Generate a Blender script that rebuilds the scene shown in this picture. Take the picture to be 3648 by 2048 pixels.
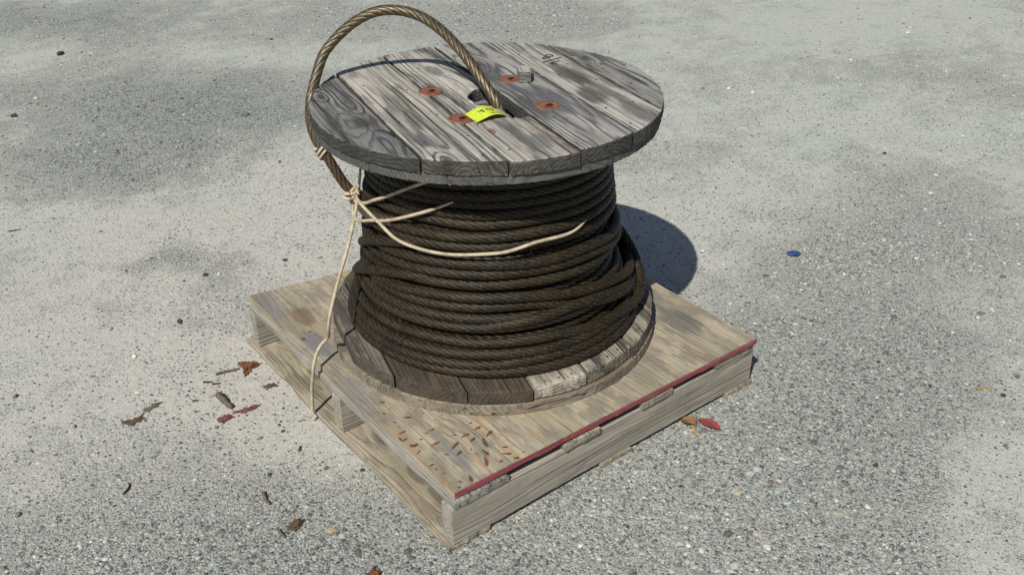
import bpy, bmesh, math, random
import numpy as np
from mathutils import Vector, Matrix

for o in list(bpy.data.objects):
    bpy.data.objects.remove(o, do_unlink=True)
scene = bpy.context.scene
COL = scene.collection
rnd = random.Random(7)
rng = np.random.default_rng(11)

# ------------------------------------------------------------------ camera
cam_d = bpy.data.cameras.new('camera')
cam_d.sensor_width = 36.0
cam_d.lens = 33.4186
cam_d.clip_start = 0.02
cam_d.clip_end = 1500
cam = bpy.data.objects.new('camera', cam_d)
COL.objects.link(cam)
cam.matrix_world = Matrix(((0.79169, 0.31957, -0.52067, -0.72305),
                           (-0.61078, 0.39560, -0.68589, -1.15513),
                           (-0.01321, 0.86103, 0.50838, 1.40165),
                           (0, 0, 0, 1)))
scene.camera = cam

# ------------------------------------------------------------------ light
SUN_TO = Vector((-0.7644, -0.4582, 1.0)).normalized()      # towards the sun
ELEV = math.asin(SUN_TO.z)
world = bpy.data.worlds.new('World')
scene.world = world
world.use_nodes = True
wn = world.node_tree
wn.nodes.clear()
sky = wn.nodes.new('ShaderNodeTexSky')
sky.sky_type = 'NISHITA'
sky.sun_disc = False
sky.sun_elevation = ELEV
sky.sun_rotation = math.atan2(SUN_TO.x, SUN_TO.y)
sky.air_density = 1.0
sky.dust_density = 1.0
bg = wn.nodes.new('ShaderNodeBackground')
bg.inputs['Strength'].default_value = 0.068
wo = wn.nodes.new('ShaderNodeOutputWorld')
wn.links.new(sky.outputs[0], bg.inputs[0])
wn.links.new(bg.outputs[0], wo.inputs[0])
sun_d = bpy.data.lights.new('sun', 'SUN')
sun_d.energy = 4.8
sun_d.angle = math.radians(0.53)
sun_d.color = (1.0, 0.982, 0.885)
sun = bpy.data.objects.new('sun', sun_d)
COL.objects.link(sun)
sun.rotation_euler = SUN_TO.to_track_quat('Z', 'Y').to_euler()
sun.location = (-4, -3, 6)
vs = scene.view_settings
vs.view_transform = 'Standard'
vs.look = 'None'
vs.exposure = 0.0
vs.gamma = 1.0
vs.use_curve_mapping = False

# ------------------------------------------------------------------ measured frame
CX, CY = 0.4459, 0.4635          # reel axis
ZT = 0.7158                      # top of the upper flange
ZP = 0.138                       # top of the plywood
R_TOP, R_BOT = 0.381, 0.388
RR = 0.0115                      # wire rope radius


# ------------------------------------------------------------------ node helpers
class NT:
    def __init__(self, name):
        self.mat = bpy.data.materials.new(name)
        self.mat.use_nodes = True
        self.t = self.mat.node_tree
        self.t.nodes.clear()
        self.out = self.t.nodes.new('ShaderNodeOutputMaterial')
        self.b = self.t.nodes.new('ShaderNodeBsdfPrincipled')
        self.t.links.new(self.b.outputs[0], self.out.inputs[0])
        self.b.inputs['Roughness'].default_value = 0.9
        self.b.inputs['Specular IOR Level'].default_value = 0.25

    def put(self, sock, v):
        if hasattr(v, 'is_output'):
            self.t.links.new(v, sock)
        elif isinstance(v, (tuple, list)):
            if sock.type == 'RGBA' and len(v) == 3:
                v = (*v, 1.0)
            sock.default_value = v
        else:
            sock.default_value = v

    def m(self, op, a, b=None, c=None, clamp=False):
        n = self.t.nodes.new('ShaderNodeMath')
        n.operation = op
        n.use_clamp = clamp
        self.put(n.inputs[0], a)
        if b is not None:
            self.put(n.inputs[1], b)
        if c is not None:
            self.put(n.inputs[2], c)
        return n.outputs[0]

    def vm(self, op, a, b=None):
        n = self.t.nodes.new('ShaderNodeVectorMath')
        n.operation = op
        self.put(n.inputs[0], a)
        if b is not None:
            self.put(n.inputs[1], b)
        return n.outputs[0] if op not in ('LENGTH', 'DISTANCE') else n.outputs['Value']

    def coord(self, which='Object'):
        return self.t.nodes.new('ShaderNodeTexCoord').outputs[which]

    def pos(self):
        return self.t.nodes.new('ShaderNodeNewGeometry').outputs['Position']

    def sep(self, v):
        n = self.t.nodes.new('ShaderNodeSeparateXYZ')
        self.put(n.inputs[0], v)
        return n.outputs

    def comb(self, x, y, z):
        n = self.t.nodes.new('ShaderNodeCombineXYZ')
        for i, v in enumerate((x, y, z)):
            self.put(n.inputs[i], v)
        return n.outputs[0]

    def noise(self, v, scale=1.0, detail=2.0, rough=0.5, col=False, dist=0.0):
        n = self.t.nodes.new('ShaderNodeTexNoise')
        self.put(n.inputs['Vector'], v)
        n.inputs['Scale'].default_value = scale
        n.inputs['Detail'].default_value = detail
        n.inputs['Roughness'].default_value = rough
        n.inputs['Distortion'].default_value = dist
        return n.outputs['Color' if col else 'Fac']

    def voro(self, v, scale, feature='F1', rand=1.0):
        n = self.t.nodes.new('ShaderNodeTexVoronoi')
        n.feature = feature
        self.put(n.inputs['Vector'], v)
        n.inputs['Scale'].default_value = scale
        n.inputs['Randomness'].default_value = rand
        return n.outputs

    def ramp(self, f, stops, interp='LINEAR'):
        n = self.t.nodes.new('ShaderNodeValToRGB')
        n.color_ramp.interpolation = interp
        e = n.color_ramp.elements
        while len(e) < len(stops):
            e.new(0.5)
        for i, (p, c) in enumerate(stops):
            e[i].position = p
            e[i].color = (c, c, c, 1) if isinstance(c, (int, float)) else (*c, 1)
        self.put(n.inputs[0], f)
        return n.outputs[0]

    def mix(self, f, a, b, mode='MIX'):
        n = self.t.nodes.new('ShaderNodeMix')
        n.data_type = 'RGBA'
        n.blend_type = mode
        n.clamp_factor = True
        self.put(n.inputs[0], f)
        self.put(n.inputs[6], a)
        self.put(n.inputs[7], b)
        return n.outputs[2]

    def attr(self, name):
        n = self.t.nodes.new('ShaderNodeAttribute')
        n.attribute_name = name
        return n.outputs

    def bump(self, h, strength=0.5, dist=0.002):
        n = self.t.nodes.new('ShaderNodeBump')
        n.inputs['Strength'].default_value = strength
        n.inputs['Distance'].default_value = dist
        self.put(n.inputs['Height'], h)
        self.t.links.new(n.outputs[0], self.b.inputs['Normal'])

    def color(self, c):
        self.put(self.b.inputs['Base Color'], c)


def wood(name, light, dark, py=0.0, pz=-0.06, ring=0.006, knots=(), stain=0.5, stain_col=(0.06, 0.062, 0.07),
         brown=0.25, brown_col=(0.16, 0.10, 0.055), warp=0.012, contrast=0.75, seed=0.0, bump=0.7, checks=0.8,
         stain_lo=0.48, spots=(), edge=0.0, edge_col=(0.06, 0.055, 0.047), knot_dark=True, mott=0.5, st_amt=1.7, fb_amt=1.3, stain_f=(3.4, 20, 20)):
    """Solid (three-dimensional) growth-ring wood: long axis is the object's local X."""
    k = NT(name)
    co = k.coord()
    s = k.sep(co)
    off = (seed * 3.17, seed * 1.71, seed * 0.93)
    sc = lambda v: k.vm('ADD', k.vm('MULTIPLY', co, v), off)
    wn_ = k.noise(sc((2.4, 8, 8)), 1.0, 2.0, 0.5, col=True)
    ws = k.sep(wn_)
    yy = k.m('ADD', k.m('SUBTRACT', s[1], py), k.m('MULTIPLY', k.m('SUBTRACT', ws[0], 0.5), warp * 4))
    zz = k.m('ADD', k.m('SUBTRACT', s[2], pz), k.m('MULTIPLY', k.m('SUBTRACT', ws[1], 0.5), warp * 4))
    dist = k.m('SQRT', k.m('ADD', k.m('MULTIPLY', yy, yy), k.m('MULTIPLY', zz, zz)))
    ph = k.m('DIVIDE', dist, ring)
    rn_ = k.noise(sc((1.2, 26, 26)), 1.0, 1.0, 0.5)
    ph = k.m('ADD', ph, k.m('MULTIPLY', k.m('SUBTRACT', rn_, 0.5), 3.2))
    kdark = None
    for (kx, ky, ks, ka) in knots:
        ax = k.m('DIVIDE', k.m('SUBTRACT', s[0], kx), ks * 2.3)
        ay = k.m('DIVIDE', k.m('SUBTRACT', s[1], ky), ks)
        q = k.m('ADD', k.m('MULTIPLY', ax, ax), k.m('MULTIPLY', ay, ay))
        e = k.m('EXPONENT', k.m('MULTIPLY', q, -1.0))
        ph = k.m('ADD', ph, k.m('MULTIPLY', e, ka))
        kd = k.ramp(e, [(0.72, 0.0), (0.95, 0.8)])
        kdark = kd if kdark is None else k.m('MAXIMUM', kdark, kd)
    fr = k.m('FRACT', ph)
    line = k.ramp(fr, [(0.0, 0.25), (0.12, 0.0), (0.58, 0.10), (0.80, 1.0), (0.94, 1.0), (1.0, 0.3)])
    lmod = k.ramp(k.noise(k.vm('ADD', sc((1.8, 14, 14)), (7.7, 1.3, 4.1)), 1.0, 3.0, 0.6), [(0.32, 0.3), (0.62, 1.3)])
    line = k.m('MULTIPLY', line, lmod)
    streak = k.noise(sc((1.1, 75, 75)), 1.0, 3.0, 0.6)
    fib = k.noise(sc((7, 420, 420)), 1.0, 2.0, 0.6)
    f = k.m('ADD', k.m('MULTIPLY', line, contrast), k.m('MULTIPLY', k.m('SUBTRACT', streak, 0.5), st_amt))
    f = k.m('ADD', f, k.m('MULTIPLY', k.m('SUBTRACT', fib, 0.5), fb_amt), clamp=True)
    c = k.mix(f, light, dark)
    mo = k.noise(k.vm('ADD', sc((5, 16, 16)), (1.1, 8.4, 6.6)), 1.0, 5.0, 0.65)
    c = k.mix(k.m('MULTIPLY', k.ramp(mo, [(0.36, 1.0), (0.60, 0.0)]), mott), c, tuple(x * 0.55 for x in light))
    bn = k.noise(sc((3.0, 18, 18)), 1.0, 4.0, 0.65)
    c = k.mix(k.m('MULTIPLY', k.ramp(bn, [(0.54, 0.0), (0.66, 1.0)]), brown), c, brown_col)
    sn = k.noise(k.vm('ADD', sc(stain_f), (5.2, 9.1, 2.2)), 1.0, 5.0, 0.68)
    c = k.mix(k.m('MULTIPLY', k.ramp(sn, [(stain_lo, 0.0), (stain_lo + 0.11, 1.0)]), stain), c, stain_col)
    for (kx, ky, ks, amt, scol) in spots:
        ax = k.m('DIVIDE', k.m('SUBTRACT', s[0], kx), ks * 2.2)
        ay = k.m('DIVIDE', k.m('SUBTRACT', s[1], ky), ks)
        q = k.m('ADD', k.m('MULTIPLY', ax, ax), k.m('MULTIPLY', ay, ay))
        q = k.m('ADD', q, k.m('MULTIPLY', k.m('SUBTRACT', k.m('ADD', k.m('MULTIPLY', mo, 0.5), k.m('MULTIPLY', streak, 0.5)), 0.5), 5.5))
        c = k.mix(k.m('MULTIPLY', k.ramp(q, [(0.35, 1.0), (1.0, 0.0)]), amt), c, scol)
    if kdark is not None and knot_dark:
        c = k.mix(kdark, c, (0.045, 0.04, 0.035))
    ck = k.noise(sc((1.7, 110, 110)), 1.0, 2.0, 0.5)
    ckm = k.ramp(ck, [(0.64, 0.0), (0.70, 1.0)])
    c = k.mix(k.m('MULTIPLY', ckm, checks), c, (0.03, 0.028, 0.026))
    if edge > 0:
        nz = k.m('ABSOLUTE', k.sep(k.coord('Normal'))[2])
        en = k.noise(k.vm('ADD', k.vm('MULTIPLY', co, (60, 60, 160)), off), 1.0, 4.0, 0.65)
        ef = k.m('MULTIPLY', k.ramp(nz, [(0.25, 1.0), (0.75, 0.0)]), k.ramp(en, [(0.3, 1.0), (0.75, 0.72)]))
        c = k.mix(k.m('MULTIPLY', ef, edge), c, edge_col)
    k.color(c)
    h = k.m('SUBTRACT', k.m('ADD', k.m('MULTIPLY', fib, 0.6), k.m('MULTIPLY', streak, 1.0)), k.m('MULTIPLY', line, 0.55))
    h = k.m('SUBTRACT', h, k.m('MULTIPLY', ckm, 1.2))
    k.bump(h, bump, 0.0024)
    return k.mat


def plain(name, col, var=0.35, scale=60.0, rough=0.9, spec=0.25, bump=0.3, col2=None, metallic=0.0):
    k = NT(name)
    co = k.coord()
    n = k.noise(co, scale, 4.0, 0.6)
    c2 = col2 if col2 else tuple(x * (1 - var) for x in col)
    k.color(k.mix(k.ramp(n, [(0.38, 0.0), (0.62, 1.0)]), col, c2))
    k.b.inputs['Roughness'].default_value = rough
    k.b.inputs['Specular IOR Level'].default_value = spec
    k.b.inputs['Metallic'].default_value = metallic
    k.bump(k.noise(co, scale * 4, 3.0), bump, 0.0015)
    return k.mat


# ------------------------------------------------------------------ object helpers
def tag(o, label=None, cat=None, group=None, kind=None):
    if label:
        o['label'] = label
    if cat:
        o['category'] = cat
    if group:
        o['group'] = group
    if kind:
        o['kind'] = kind
    return o


def empty(name, loc=(0, 0, 0), rz=0.0):
    o = bpy.data.objects.new(name, None)
    o.empty_display_size = 0.05
    COL.objects.link(o)
    o.location = loc
    o.rotation_euler = (0, 0, rz)
    return o


def link_mesh(name, me, mat=None, parent=None, mw=None):
    o = bpy.data.objects.new(name, me)
    COL.objects.link(o)
    if mat is not None and not me.materials:
        me.materials.append(mat)
    w = mw if mw is not None else Matrix.Identity(4)
    if parent is not None:
        o.parent = parent
        # world matrices of parents are composed by hand (no depsgraph update needed)
        o.matrix_parent_inverse = WORLD[parent.name].inverted()
    o.matrix_basis = w
    WORLD[o.name] = w.copy()
    return o


WORLD = {}


def reg(o, mw=None):
    WORLD[o.name] = (mw if mw is not None else Matrix.LocRotScale(o.location, o.rotation_euler, None)).copy()
    return o


def trs(loc, rz=0.0, rx=0.0, ry=0.0):
    return Matrix.Translation(loc) @ Matrix.Rotation(rz, 4, 'Z') @ Matrix.Rotation(ry, 4, 'Y') @ Matrix.Rotation(rx, 4, 'X')


def slab_mesh(name, pts, z0, z1, bevel=0.002, jz=0.0, tilt=None):
    """closed plan outline (counter-clockwise) extruded z0..z1 with a softened edge"""
    P = np.array(pts, float)
    area = 0.5 * np.sum(P[:, 0] * np.roll(P[:, 1], -1) - np.roll(P[:, 0], -1) * P[:, 1])
    if area < 0:
        P = P[::-1]
    t = np.roll(P, -1, 0) - np.roll(P, 1, 0)
    t /= np.linalg.norm(t, axis=1)[:, None] + 1e-12
    nrm = np.stack([-t[:, 1], t[:, 0]], 1)
    n = len(P)
    b = np.full(n, bevel) * rng.uniform(0.6, 1.5, n)
    rings = []
    inset = P + nrm * b[:, None]
    bz = b * 0.9
    jit = rng.normal(0, 1, n) * jz
    rings.append(np.c_[inset, np.full(n, z0)])
    rings.append(np.c_[P, z0 + bz])
    rings.append(np.c_[P + nrm * (np.abs(jit) * 0.5)[:, None], z1 - bz])
    rings.append(np.c_[P + nrm * (b * 0.35)[:, None], z1 - bz * 0.3])
    rings.append(np.c_[inset, np.full(n, z1) + jit * 0.3])
    V = np.concatenate(rings)
    F = []
    for k in range(len(rings) - 1):
        for i in range(n):
            j = (i + 1) % n
            F.append((k * n + i, k * n + j, (k + 1) * n + j, (k + 1) * n + i))
    F.append(tuple(range(n - 1, -1, -1)))
    F.append(tuple(range((len(rings) - 1) * n, len(rings) * n)))
    if tilt:
        V = V.copy()
        V[:, 2] += V[:, 0] * tilt[0] + V[:, 1] * tilt[1]
    me = bpy.data.meshes.new(name)
    me.from_pydata(V.tolist(), [], F)
    return me


def wob(n, amp, k=6):
    """smooth random series of n values"""
    m = max(4, int(n / k) + 3)
    x = rng.normal(0, amp, m)
    t = np.linspace(0, m - 1.001, n)
    i = t.astype(int)
    f = t - i
    f = f * f * (3 - 2 * f)
    return x[i] * (1 - f) + x[np.minimum(i + 1, m - 1)] * f


def rect_outline(x0, x1, y0, y1, step=0.012, end=0.0012, side=0.0006):
    pts = []
    nx = max(3, int((x1 - x0) / step))
    ny = max(3, int((y1 - y0) / (step * 0.6)))
    a = wob(nx, side)
    for i in range(nx):
        pts.append((x0 + (x1 - x0) * i / nx, y0 + a[i]))
    a = wob(ny, end, 2)
    for i in range(ny):
        pts.append((x1 + a[i], y0 + (y1 - y0) * i / ny))
    a = wob(nx, side)
    for i in range(nx):
        pts.append((x1 - (x1 - x0) * i / nx, y1 + a[i]))
    a = wob(ny, end, 2)
    for i in range(ny):
        pts.append((x0 + a[i], y1 - (y1 - y0) * i / ny))
    return pts


def strip_outline(v0, v1, R, step=0.006, ragged=0.0005):
    """disc of radius R cut by the strip v0 < y < v1 (x is the long axis)"""
    v0c, v1c = max(v0, -R * 0.9995), min(v1, R * 0.9995)
    pts = []

    def arc(a0, a1):
        n = max(6, int(abs(a1 - a0) * R / step))
        w = wob(n, ragged, 2)
        for i in range(n):
            a = a0 + (a1 - a0) * i / n
            pts.append(((R + w[i]) * math.cos(a), (R + w[i]) * math.sin(a)))

    def side(xa, xb, y):
        n = max(4, int(abs(xb - xa) / 0.018))
        w = wob(n, 0.0006, 3)
        for i in range(n):
            pts.append((xa + (xb - xa) * i / n, y + w[i]))
    a0, a1 = math.asin(v0c / R), math.asin(v1c / R)
    arc(a0, a1)
    if v1 < R:
        side(R * math.cos(a1), -R * math.cos(a1), v1c)
    arc(math.pi - a1, math.pi - a0)
    if v0 > -R:
        side(-R * math.cos(a0), R * math.cos(a0), v0c)
    return pts


def resample(ctrl, step):
    P = np.array(ctrl, float)
    n = len(P)
    out = []
    for i in range(n - 1):
        p0 = P[max(i - 1, 0)]
        p1, p2 = P[i], P[i + 1]
        p3 = P[min(i + 2, n - 1)]
        d1 = max(np.linalg.norm(p1 - p0), 1e-6) ** 0.5
        d2 = max(np.linalg.norm(p2 - p1), 1e-6) ** 0.5
        d3 = max(np.linalg.norm(p3 - p2), 1e-6) ** 0.5
        m1 = (p2 - p1) if i == 0 else ((p1 - p0) / d1 - (p2 - p0) / (d1 + d2) + (p2 - p1) / d2) * d2
        m2 = (p2 - p1) if i == n - 2 else ((p2 - p1) / d2 - (p3 - p1) / (d2 + d3) + (p3 - p2) / d3) * d2
        k = max(6, int(np.linalg.norm(p2 - p1) / step * 2))
        t = np.linspace(0, 1, k, endpoint=False)[:, None]
        out.append((2 * t**3 - 3 * t**2 + 1) * p1 + (t**3 - 2 * t**2 + t) * m1 + (-2 * t**3 + 3 * t**2) * p2 + (t**3 - t**2) * m2)
    out.append(P[-1:])
    Q = np.concatenate(out)
    L = np.r_[0, np.cumsum(np.linalg.norm(np.diff(Q, axis=0), axis=1))]
    m = max(4, int(L[-1] / step) + 1)
    s = np.linspace(0, L[-1], m)
    return np.stack([np.interp(s, L, Q[:, i]) for i in range(3)], 1), s


def lobed(nlobe, per):
    """radial profile of nlobe strands laid side by side, radius 1: flat crowns, narrow grooves"""
    out = []
    for i in range(nlobe * per):
        a = ((i / per) % 1.0 - 0.5) * 2          # -1 .. 1 across one strand
        out.append(1.0 - 0.05 * a * a - 0.13 * max(0.0, (abs(a) - 0.74) / 0.26) ** 1.2)
    return np.array(out)


def sweep(ctrl, radius, nlobe=0, per=5, pitch=0.12, step=0.006, taper=None, nround=10, phase=0.0):
    """returns verts, faces of a (twisted, stranded) rope along ctrl"""
    Q, s = resample(ctrl, step)
    T = np.gradient(Q, axis=0)
    T /= np.linalg.norm(T, axis=1)[:, None] + 1e-12
    up = np.array([0, 0, 1.0])
    if abs(T[0] @ up) > 0.9:
        up = np.array([1.0, 0, 0])
    N = np.zeros_like(Q)
    N[0] = np.cross(T[0], up)
    N[0] /= np.linalg.norm(N[0])
    for i in range(1, len(Q)):
        v = N[i - 1] - T[i] * (N[i - 1] @ T[i])
        N[i] = v / (np.linalg.norm(v) + 1e-12)
    Bn = np.cross(T, N)
    prof = lobed(nlobe, per) if nlobe else np.ones(nround)
    m = len(prof)
    a = np.arange(m) / m * 2 * math.pi
    tw = (s / pitch * 2 * math.pi + phase) if nlobe else np.zeros(len(s))
    A = a[None, :] + tw[:, None]
    rad = radius * (taper(s / s[-1]) if taper else np.ones(len(s)))
    rr = rad[:, None] * prof[None, :]
    V = Q[:, None, :] + (np.cos(A) * rr)[:, :, None] * N[:, None, :] + (np.sin(A) * rr)[:, :, None] * Bn[:, None, :]
    V = V.reshape(-1, 3)
    n = len(Q)
    i = np.arange(n - 1)[:, None] * m
    j = np.arange(m)[None, :]
    j2 = (j + 1) % m
    F = np.stack([i + j, i + j2, i + m + j2, i + m + j], -1).reshape(-1, 4).tolist()
    F.append(tuple(range(m - 1, -1, -1)))
    F.append(tuple(range((n - 1) * m, n * m)))
    return V, F


def mesh_of(name, parts, smooth=True):
    V, F, o = [], [], 0
    for v, f in parts:
        V.append(np.asarray(v))
        F += [tuple(int(x) + o for x in q) for q in f]
        o += len(v)
    me = bpy.data.meshes.new(name)
    me.from_pydata(np.concatenate(V).tolist(), [], F)
    if smooth:
        me.polygons.foreach_set('use_smooth', [True] * len(me.polygons))
    return me


def rope_mesh(name, ctrl, radius, per=8, pitch=0.128, step=0.006, phase=0.0):
    me = mesh_of(name, [sweep(ctrl, radius, 6, per, pitch, step, phase=phase)])
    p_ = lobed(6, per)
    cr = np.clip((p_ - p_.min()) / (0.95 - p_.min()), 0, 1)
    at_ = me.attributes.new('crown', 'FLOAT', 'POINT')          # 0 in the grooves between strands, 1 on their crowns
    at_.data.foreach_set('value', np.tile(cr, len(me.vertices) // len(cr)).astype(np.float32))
    return me


def centered(me, c):
    """move mesh so that c becomes its origin"""
    me.transform(Matrix.Translation(-Vector(c)))
    return me


# ================================================================== GROUND
# x, y, axis1 xy, axis2 xy, weight: patches of loose gravel (+) and of settled dust (-)
BLOBS = [
    (0.554, 2.834, 0.441, -0.367, -0.172, -0.443, 1.6), (0.510, 4.853, 0.623, -0.533, -0.108, -0.408, 1.0),
    (2.310, 3.313, 0.850, -0.727, -0.167, -0.240, 0.9), (0.068, 1.483, 0.163, -0.132, -0.044, -0.109, 1.1),
    (0.052, 2.411, 0.303, -0.249, -0.080, -0.261, 0.9), (2.464, 2.964, 0.429, -0.366, -0.240, -0.308, 0.6),
    (-0.211, 0.170, 0.323, -0.255, -0.073, -0.138, 2.2), (-0.536, 0.375, 0.215, -0.170, -0.020, -0.061, 1.0),
    (-0.017, -0.036, 0.242, -0.192, -0.034, -0.050, 1.5), (1.105, -0.146, 0.229, -0.183, -0.330, -0.233, 1.8),
    (0.630, -0.231, 0.300, -0.239, -0.187, -0.157, 2.0), (1.927, 0.075, 0.244, -0.198, -0.275, -0.162, 1.0),
    (2.202, 0.463, 0.128, -0.105, -0.173, -0.114, 0.5), (1.625, 0.320, 0.237, -0.192, -0.127, -0.094, 0.6),
    (2.154, 1.146, 0.182, -0.150, -0.224, -0.194, 0.5), (3.275, 1.273, 0.281, -0.236, -0.252, -0.171, 0.4),
    (0.194, -0.203, 0.241, -0.191, -0.053, -0.059, 1.4), (0.632, -0.524, 0.151, -0.119, -0.053, -0.036, 0.8),
    (0.583, 1.745, 0.220, -0.180, -0.195, -0.379, -1.8), (0.318, 1.597, 0.267, -0.217, -0.086, -0.187, -1.0),
    (3.767, 1.853, 0.527, -0.450, -0.257, -0.187, -1.3), (2.492, 1.222, 0.383, -0.318, -0.260, -0.211, -1.2),
    (1.827, 0.684, 0.212, -0.173, -0.177, -0.143, -1.0), (0.980, -0.557, 0.085, -0.067, -0.197, -0.110, -1.8),
    (1.339, -0.437, 0.044, -0.035, -0.089, -0.047, -0.5), (-0.199, 2.017, 0.208, -0.169, -0.050, -0.182, -1.0),
    (-0.466, 1.224, 0.245, -0.197, -0.057, -0.223, -0.8), (-0.114, 0.896, 0.200, -0.160, -0.062, -0.148, -0.9),
    (-0.088, 0.605, 0.118, -0.094, -0.065, -0.135, -1.0), (1.215, 0.653, 0.144, -0.117, -0.180, -0.180, -1.5),
    (1.432, 0.689, 0.150, -0.122, -0.165, -0.154, -1.2), (2.695, 0.698, 0.310, -0.257, -0.186, -0.118, -0.9),
    (0.118, 3.927, 0.228, -0.191, -0.063, -0.266, -0.8), (0.964, 3.468, 0.508, -0.429, -0.080, -0.190, -0.7),
    (0.038, 0.448, 0.043, -0.035, -0.043, -0.075, -0.6)]


_ph = np.random.default_rng(3).uniform(0, 6.28, (40, 2))
_fr = np.random.default_rng(4)
_WV = [(_fr.normal(0, 1, 2) * f, f) for f in (0.9, 1.4, 2.3, 3.5, 5.0, 7.5, 11.0) for _ in range(5)]


def waves(x, y, lo=0.0, hi=99.0):
    o = np.zeros_like(x)
    for i, (k, f) in enumerate(_WV):
        if lo <= f <= hi:
            o += np.sin(k[0] * x + k[1] * y + _ph[i, 0]) / (f ** 0.55)
    return o


def gravel_mask(x, y):
    v = np.zeros_like(x) - 0.42
    for (bx, by, ax, ay, cx_, cy_, w) in BLOBS:
        det = ax * cy_ - ay * cx_
        dx, dy = x - bx, y - by
        s = (dx * cy_ - dy * cx_) / det
        t = (ax * dy - ay * dx) / det
        v += w * np.exp(-(s * s + t * t) * 0.8)
    v += waves(x, y, 2, 99) * 0.22
    return 1 / (1 + np.exp(-2.0 * v))


def ground_z(x, y):
    return -0.0016 + 0.0016 * np.clip(waves(x, y, 2, 99) * 0.3, -1, 1)


def axis(a, b, step):
    core = np.arange(a, b + step / 2, step)
    lo = a - np.array([400, 200, 100, 50, 25, 12, 6, 3, 1.5, 0.7, 0.3])
    hi = b + np.array([0.3, 0.7, 1.5, 3, 6, 12, 25, 50, 100, 200, 400])
    return np.r_[lo, core, hi]


gx, gy = axis(-2.0, 6.2, 0.03), axis(-2.0, 6.6, 0.03)
GX, GY = np.meshgrid(gx, gy)
gz = ground_z(GX.ravel(), GY.ravel())
nxg, nyg = len(gx), len(gy)
gV = np.c_[GX.ravel(), GY.ravel(), gz]
ii = (np.arange(nyg - 1)[:, None] * nxg + np.arange(nxg - 1)[None, :]).ravel()
gF = np.stack([ii, ii + 1, ii + 1 + nxg, ii + nxg], 1)
gme = bpy.data.meshes.new('ground')
gme.vertices.add(len(gV))
gme.vertices.foreach_set('co', gV.ravel())
gme.loops.add(gF.size)
gme.loops.foreach_set('vertex_index', gF.ravel().astype(np.int32))
gme.polygons.add(len(gF))
gme.polygons.foreach_set('loop_start', (np.arange(len(gF)) * 4).astype(np.int32))
gme.update(calc_edges=True)
gme.polygons.foreach_set('use_smooth', [True] * len(gF))
at = gme.attributes.new('gravel', 'FLOAT', 'POINT')
at.data.foreach_set('value', gravel_mask(GX.ravel(), GY.ravel()).astype(np.float32))

DARKB = [(0.554, 2.834, 0.441, -0.367, -0.172, -0.443, 1.2), (0.052, 2.411, 0.303, -0.249, -0.080, -0.261, 0.7), (0.510, 4.853, 0.623, -0.533, -0.108, -0.408, 0.9), (-0.211, 0.12, 0.323, -0.255, -0.073, -0.138, 0.6), (1.105, -0.146, 0.229, -0.183, -0.330, -0.233, 0.45), (0.068, 1.483, 0.163, -0.132, -0.044, -0.109, 0.6)]


def dark_mask(x, y):       # where the loose stone is mostly of the darker kind
    v = np.zeros_like(x)
    for (bx, by, ax, ay, cx_, cy_, w) in DARKB:
        det = ax * cy_ - ay * cx_
        dx, dy = x - bx, y - by
        v += w * np.exp(-(((dx * cy_ - dy * cx_) / det) ** 2 + ((ax * dy - ay * dx) / det) ** 2) * 0.9)
    return np.clip(v, 0, 1)


at = gme.attributes.new('dark_stone', 'FLOAT', 'POINT')
at.data.foreach_set('value', dark_mask(GX.ravel(), GY.ravel()).astype(np.float32))
k = NT('gravelly_dust')
po = k.pos()
mask = k.attr('gravel')['Fac']
brk = k.noise(po, 6.0, 8.0, 0.72)
mk = k.m('ADD', mask, k.m('MULTIPLY', k.m('SUBTRACT', brk, 0.5), 1.7), clamp=True)
mk = k.ramp(mk, [(0.10, 0.0), (0.92, 1.0)])
# dust, greener away from the reel: a lens colour cast painted in
dn = k.noise(po, 3.0, 4.0, 0.6)
far = k.m('DIVIDE', k.vm('DISTANCE', po, (0.25, 0.95, 0.0)), 2.0, clamp=True)
tint = k.m('ADD', k.m('MULTIPLY', far, 0.75), k.m('MULTIPLY', k.m('SUBTRACT', dn, 0.5), 0.9), clamp=True)
dust = k.mix(tint, (0.485, 0.448, 0.412), (0.405, 0.435, 0.392))
grain = k.noise(po, 330.0, 3.0, 0.75)
dust = k.mix(k.ramp(grain, [(0.36, 0.6), (0.5, 0.0)]), dust, (0.20, 0.19, 0.175))
dust = k.mix(k.ramp(grain, [(0.56, 0.0), (0.70, 0.4)]), dust, (0.62, 0.60, 0.55))
# specks and small stones showing through the dust
sp1 = k.voro(po, 85.0)
spm = k.m('MULTIPLY', k.ramp(sp1['Distance'], [(0.16, 1.0), (0.30, 0.0)]), k.ramp(k.sep(sp1['Color'])[0], [(0.5, 0.0), (0.55, 1.0)]))
spm = k.m('MULTIPLY', spm, k.ramp(k.noise(k.vm('ADD', po, (4.0, 2.0, 0.0)), 5.0, 4.0, 0.6), [(0.38, 0.15), (0.6, 1.0)]))
dust = k.mix(k.m('MULTIPLY', spm, 0.8), dust, k.mix(k.sep(sp1['Color'])[1], (0.06, 0.065, 0.075), (0.27, 0.26, 0.245)))
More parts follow.
